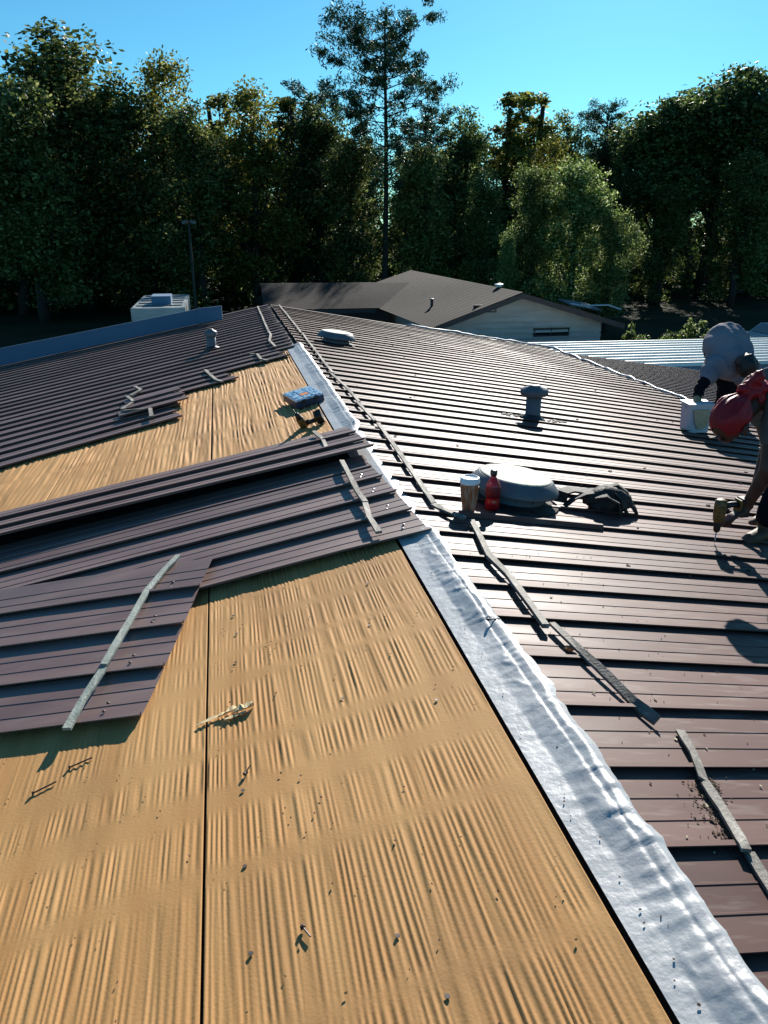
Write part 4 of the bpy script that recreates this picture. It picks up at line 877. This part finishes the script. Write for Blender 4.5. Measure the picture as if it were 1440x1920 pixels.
def decid(seed, h, w_, low=.22, clumps=260, per=42, leaf=.10, lm=0, top=1.0, sparse=.0, shape='round'):
    """returns (trunk mesh, crown mesh) at the origin"""
    r_ = np.random.RandomState(seed); C_ = []; Rr = []
    lobes = []
    for i in range(9):
        a = r_.uniform(0, 6.28); q = r_.uniform(.15, .75); zz = r_.uniform(low, .92)
        prof_ = (1.05 - .85 * zz) if shape == 'tall' else math.sin(math.pi * min(1, max(0.03, (zz - low * .6) / (1.06 - low * .6))) ** (.75 if shape == 'round' else 1.3)) ** .7
        lobes.append((np.array([math.cos(a) * q * w_ * prof_, math.sin(a) * q * w_ * prof_, zz * h]), r_.uniform(.24, .42) * w_ * (.55 + .5 * prof_)))
    lobes.append((np.array([0, 0, h * .84 * top]), (.44 if shape == 'round' else .22) * w_)); lobes.append((np.array([0, 0, h * (.7 if shape == 'tall' else .75)]), .36 * w_)); lobes.append((np.array([0, 0, h * .6]), .62 * w_)); lobes.append((np.array([0, 0, h * .3]), (.6 if low < .3 else .05) * w_))
    tot = sum(l[1] ** 2 for l in lobes)
    for c, rr in lobes:
        k = max(4, int(clumps * rr ** 2 / tot)); d_ = r_.normal(size=(k, 3)); d_ /= np.linalg.norm(d_, axis=1)[:, None]; d_ *= (r_.rand(k, 1) ** .33) * rr; d_[:, 2] *= 1.15
        C_.append(c + d_); Rr.append(r_.uniform(.30, .95, k) * (1 if w_ > 1.5 else .6))
    C_ = np.vstack(C_); Rr = np.concatenate(Rr); C_[:, 2] = np.maximum(C_[:, 2], .3)
    V, F = leaf_cloud(C_, Rr, per, leaf, seed + 1)
    cm = npmesh('crown', V, F, LEAF[lm], smooth=False); cme = cm.data; bpy.data.objects.remove(cm)
    tb = MB(); limbs(tb, None, h, .028 * h ** .5 * 1.6 + .05, None, [tuple(C_[i]) for i in r_.choice(len(C_), 26)], r_)
    to = tb.build('trunk', M['bark'], None, True); tme = to.data; bpy.data.objects.remove(to)
    return tme, cme
def place(meshes, x, y, s, rot_, label, name='broadleaf_tree', group='trees of the woods behind the roofs', sz=None, cat='tree', lm=None):
    t = empty(name, (x, y, GZ), label, cat, group); t.rotation_euler = (0, 0, rot_); t.scale = (s, s, sz or s)
    for nm, me in (('trunk', meshes[0]), ('crown', meshes[1])):
        o = bpy.data.objects.new(nm, me); col.objects.link(o); o.parent = t
    return t
T1 = decid(1, 10, 2.6, .12, 330, 91, .10, 0)
T2 = decid(2, 10, 2.2, .10, 300, 91, .095, 1)
T3 = decid(3, 10, 2.4, .15, 260, 83, .095, 2)
T4 = decid(4, 10, 2.9, .08, 330, 95, .10, 3)
T5 = decid(5, 10, 1.5, .25, 150, 64, .095, 2, shape='tall')
T6 = decid(6, 10, 2.7, .52, 300, 114, .10, 1)
T7 = decid(8, 10, 2.3, .06, 300, 87, .10, 0)
TR = [  # px, top py, Y, template, width scale, label
 (20, 95, 36, T2, 1.0, 'dark tree at the left edge of the woods, beside the big rounded crown'),
 (150, 22, 38, T1, 1.25, 'big rounded grey green tree, tallest at the left of the woods'),
 (60, 110, 33, T7, 1.0, 'dense tree in the lower left corner of the woods, dark at its foot'),
 (235, 120, 36, T1, .95, 'grey green tree on the right shoulder of the big left tree'),
 (318, 95, 38, T3, .85, 'olive topped tree right of the big left tree with pointed crown'),
 (372, 165, 34, T7, .95, 'dark low crowned tree behind the light pole'),
 (425, 98, 40, T5, 1.15, 'thin sparse topped tree with bare twigs left of centre'),
 (480, 150, 35, T3, .9, 'olive brown tree left of the tall pine, between two sparse crowns'),
 (545, 105, 39, T5, 1.3, 'olive tree with ragged twiggy top nearer the tall pine'),
 (600, 150, 36, T2, .9, 'dark tree touching the left side of the tall pine'),
 (655, 230, 34, T7, .9, 'dark tree at the foot of the tall pine, to its left'),
 (790, 250, 34, T7, .95, 'broad dark tree at the foot of the tall pine, to its right'),
 (865, 178, 38, T2, .85, 'dark pointed tree right of the tall pine'),
 (905, 300, 33, T2, .8, 'low dark tree in front of the thin twin spired tree'),
 (945, 98, 41, T5, 1.0, 'left spire of the thin airy trees right of centre'),
 (985, 95, 40, T5, 1.25, 'right and taller spire of the thin airy trees right of centre'),
 (1010, 250, 34, T3, .8, 'yellowing tree under the airy spires'),
 (1045, 195, 40, T1, .8, 'hazy grey green tree behind the light green tree'),
 (1130, 215, 41, T2, .8, 'small dark tops in the dip between light tree and round tree'),
 (1235, 170, 36, T6, 1.1, 'left half of the dark round crowned tree pair at right'),
 (1330, 108, 37, T6, 1.25, 'tall dark round crowned tree with bare forking trunk at right'),
 (1425, 190, 37, T1, 1.0, 'greyish tree at the right edge of the woods'),
 (1390, 260, 33, T7, .95, 'dark tree low at the right edge in front of the greyish one'),
 (1250, 330, 34, T7, .9, 'shadowy tree under the round crowned pair'),
 (1160, 300, 35, T2, .85, 'dark tree just behind the right side of the light green tree'),
 (-70, 70, 37, T1, 1.1, 'tree cut by the left picture edge'),
 (1520, 160, 37, T2, 1.1, 'tree cut by the right picture edge'),
]
for i, (px_, py_, Y, T, ws, lab) in enumerate(TR):
    Y *= 1.62; x = wxy(px_, Y); zt = topz(py_, px_, Y); hgt = zt - GZ; s = hgt / 10.3
    place(T, x, Y, s * ws * 1.3, rnd.uniform(0, 6.28), lab, sz=s)
for (px_, py_, Y, ws, lab) in ((1078, 290, 42, 1.15, 'light green leafy tree in front of the woods, above the house gable'), (1150, 385, 41, .95, 'lower light green tree right of the gable, crowding the taller one'), (1000, 300, 44, .95, 'mid green leafy tree left of the light green one, above the gable peak'), (955, 430, 43, .6, 'small light tree with a climbing vine above the pale roof dome')):
    hh = topz(py_, px_, Y) - GZ; place(T4, wxy(px_, Y), Y, hh / 10.2 * ws, rnd.uniform(0, 6), lab, sz=hh / 10.2)
# second and third row that closes the gaps, darker
bk_lab = ['tree of the back row seen through gaps']
for i in range(26):
    px_ = -80 + i * 64 + rnd.uniform(-15, 15); Y = rnd.uniform(70, 80); py_ = rnd.uniform(215, 300) if 250 < px_ < 1500 else 170
    zt = topz(py_, px_, Y); s = (zt - GZ) / 10.2
    place((T2, T7, T1)[i % 3], wxy(px_, Y), Y, s * 1.05, rnd.uniform(0, 6), 'dark tree of the back row, seen only through gaps in the woods', group='back row trees filling the gaps', sz=s)
# far mass of woods and undergrowth
r_ = np.random.RandomState(5); n = 2300
cx = np.stack([r_.uniform(-45, 85, n), r_.uniform(60, 84, n), GZ + np.abs(r_.normal(0, 1, n)) * 3.2 + .1], 1)
V, F = leaf_cloud(cx, r_.uniform(.8, 1.8, n), 34, .34, 17); tag(npmesh('undergrowth', V, F, LEAF[1], smooth=False), 'dark undergrowth filling the foot of the woods', 'undergrowth', kind='stuff')
# tall pine
def pine(seed, h, first, w_):
    r_ = np.random.RandomState(seed); tb = MB(); pts = [Vector((.10 * math.sin(t * 5), .1 * math.cos(t * 4), h * t)) for t in np.linspace(0, 1, 12)]
    K = h / 14.0; tb.tube(pts, [K * (.17 * (1 - .85 * t) + .02) for t in np.linspace(0, 1, 12)], 9); C_ = []; Rr = []
    nb = 36
    for i in range(nb):
        t = first + (1 - first) * (i / (nb - 1)) ** .9; a = i * 2.4 + r_.uniform(-.4, .4); prof_ = math.sin(math.pi * min(1, .18 + (1 - t) / (1 - first) * .75)) ** .8
        L = w_ * prof_ * r_.uniform(.55, 1.15); s = pts[0].lerp(pts[-1], t); s = Vector((s.x, s.y, h * t))
        e_ = s + Vector((math.cos(a) * L, math.sin(a) * L, L * r_.uniform(.12, .55))); md = s.lerp(e_, .5) - Vector((0, 0, L * .06)); tb.tube([s, md, e_], [.045, .03, .012], 5)
        for j in range(max(3, int(L * 3.4 / K))):
            q = .45 + .6 * r_.rand(); p = s.lerp(e_, q) + Vector(r_.uniform(-.6, .6, 3)) * K; C_.append(tuple(p)); Rr.append(r_.uniform(.25, .62) * K)
    C_.append((0, 0, h)); Rr.append(.3)
    V, F = leaf_cloud(np.array(C_), np.array(Rr), 105, .062 * K, seed + 3, elong=3.2, flat=.7)
    F = F
    cm = npmesh('crown', V, F, LEAF[4], smooth=False); cme = cm.data; bpy.data.objects.remove(cm); to = tb.build('trunk', M['bark'], None, True); tme = to.data; bpy.data.objects.remove(to); return tme, cme
PY = 54; ph_ = topz(46, 720, PY) - GZ
PM = pine(5, ph_, .44, 4.1)
place(PM, wxy(722, PY), PY, 1, .6, 'tall pine with open crown rising above the woods in the centre', 'pine_tree', None, cat='pine tree')
PM2 = pine(9, 9.0, .45, 1.6)
for (px_, py_, Y, lab) in ((800, 215, 62, 'small pine top just right of the tall pine'), (1120, 200, 66, 'small pointed pine top in the dip right of centre'), (1405, 195, 62, 'slender pine top at the right edge of the woods'), (590, 175, 64, 'small pine top left of the tall pine')):
    s = (topz(py_, px_, Y) - GZ) / 9.2; place(PM2, wxy(px_, Y), Y, s, rnd.uniform(0, 6), lab, 'pine_tree', 'small pines among the broadleaf trees', cat='pine tree')
# shrubs
def shrub(x, y, w_, h, lm, label, seed):
    r_ = np.random.RandomState(seed); k = int(70 * w_); d_ = r_.normal(size=(k, 3)); d_ /= np.linalg.norm(d_, axis=1)[:, None]; d_ *= r_.rand(k, 1) ** .4
    C_ = np.stack([d_[:, 0] * w_ * .5, d_[:, 1] * w_ * .5, h * .5 + d_[:, 2] * h * .48], 1); V, F = leaf_cloud(C_, r_.uniform(.12, .25, k), 40, .08, seed + 2)
    t = empty('shrub', (x, y, GZ), label, 'shrub', 'shrubs between the roofs'); o = npmesh('foliage', V, F, LEAF[lm], smooth=False); o.parent = t
    MB().tube([(x, y, GZ), (x + .05, y, GZ + h * .7)], [.05, .02], 6).build('stem', M['bark'], t)
shrub(wxy(1180, 24, 620), 24, 1.0, topz(600, 1180, 24) - GZ, 3, 'light green leafy shrub at the right corner of the sided house', 31)
shrub(wxy(1210, 23.5, 620), 23.5, .9, topz(628, 1210, 23.5) - GZ, 3, 'small yellow green shrub right of the house corner, behind the white roof', 32)
shrub(wxy(1250, 24.5, 620), 24.5, 1.3, topz(632, 1250, 24.5) - GZ, 3, 'low pale green shrub behind the white roof, left of the vine covered mound', 33)
shrub(wxy(1305, 25.5, 620), 25.5, 1.3, topz(594, 1305, 25.5) - GZ, 3, 'vine covered upright mound left of the bending worker', 34)
shrub(wxy(1278, 26.5, 620), 26.5, 1.6, topz(612, 1275, 26.5) - GZ, 1, 'dark sloping bush leaning against the vine covered mound', 35)
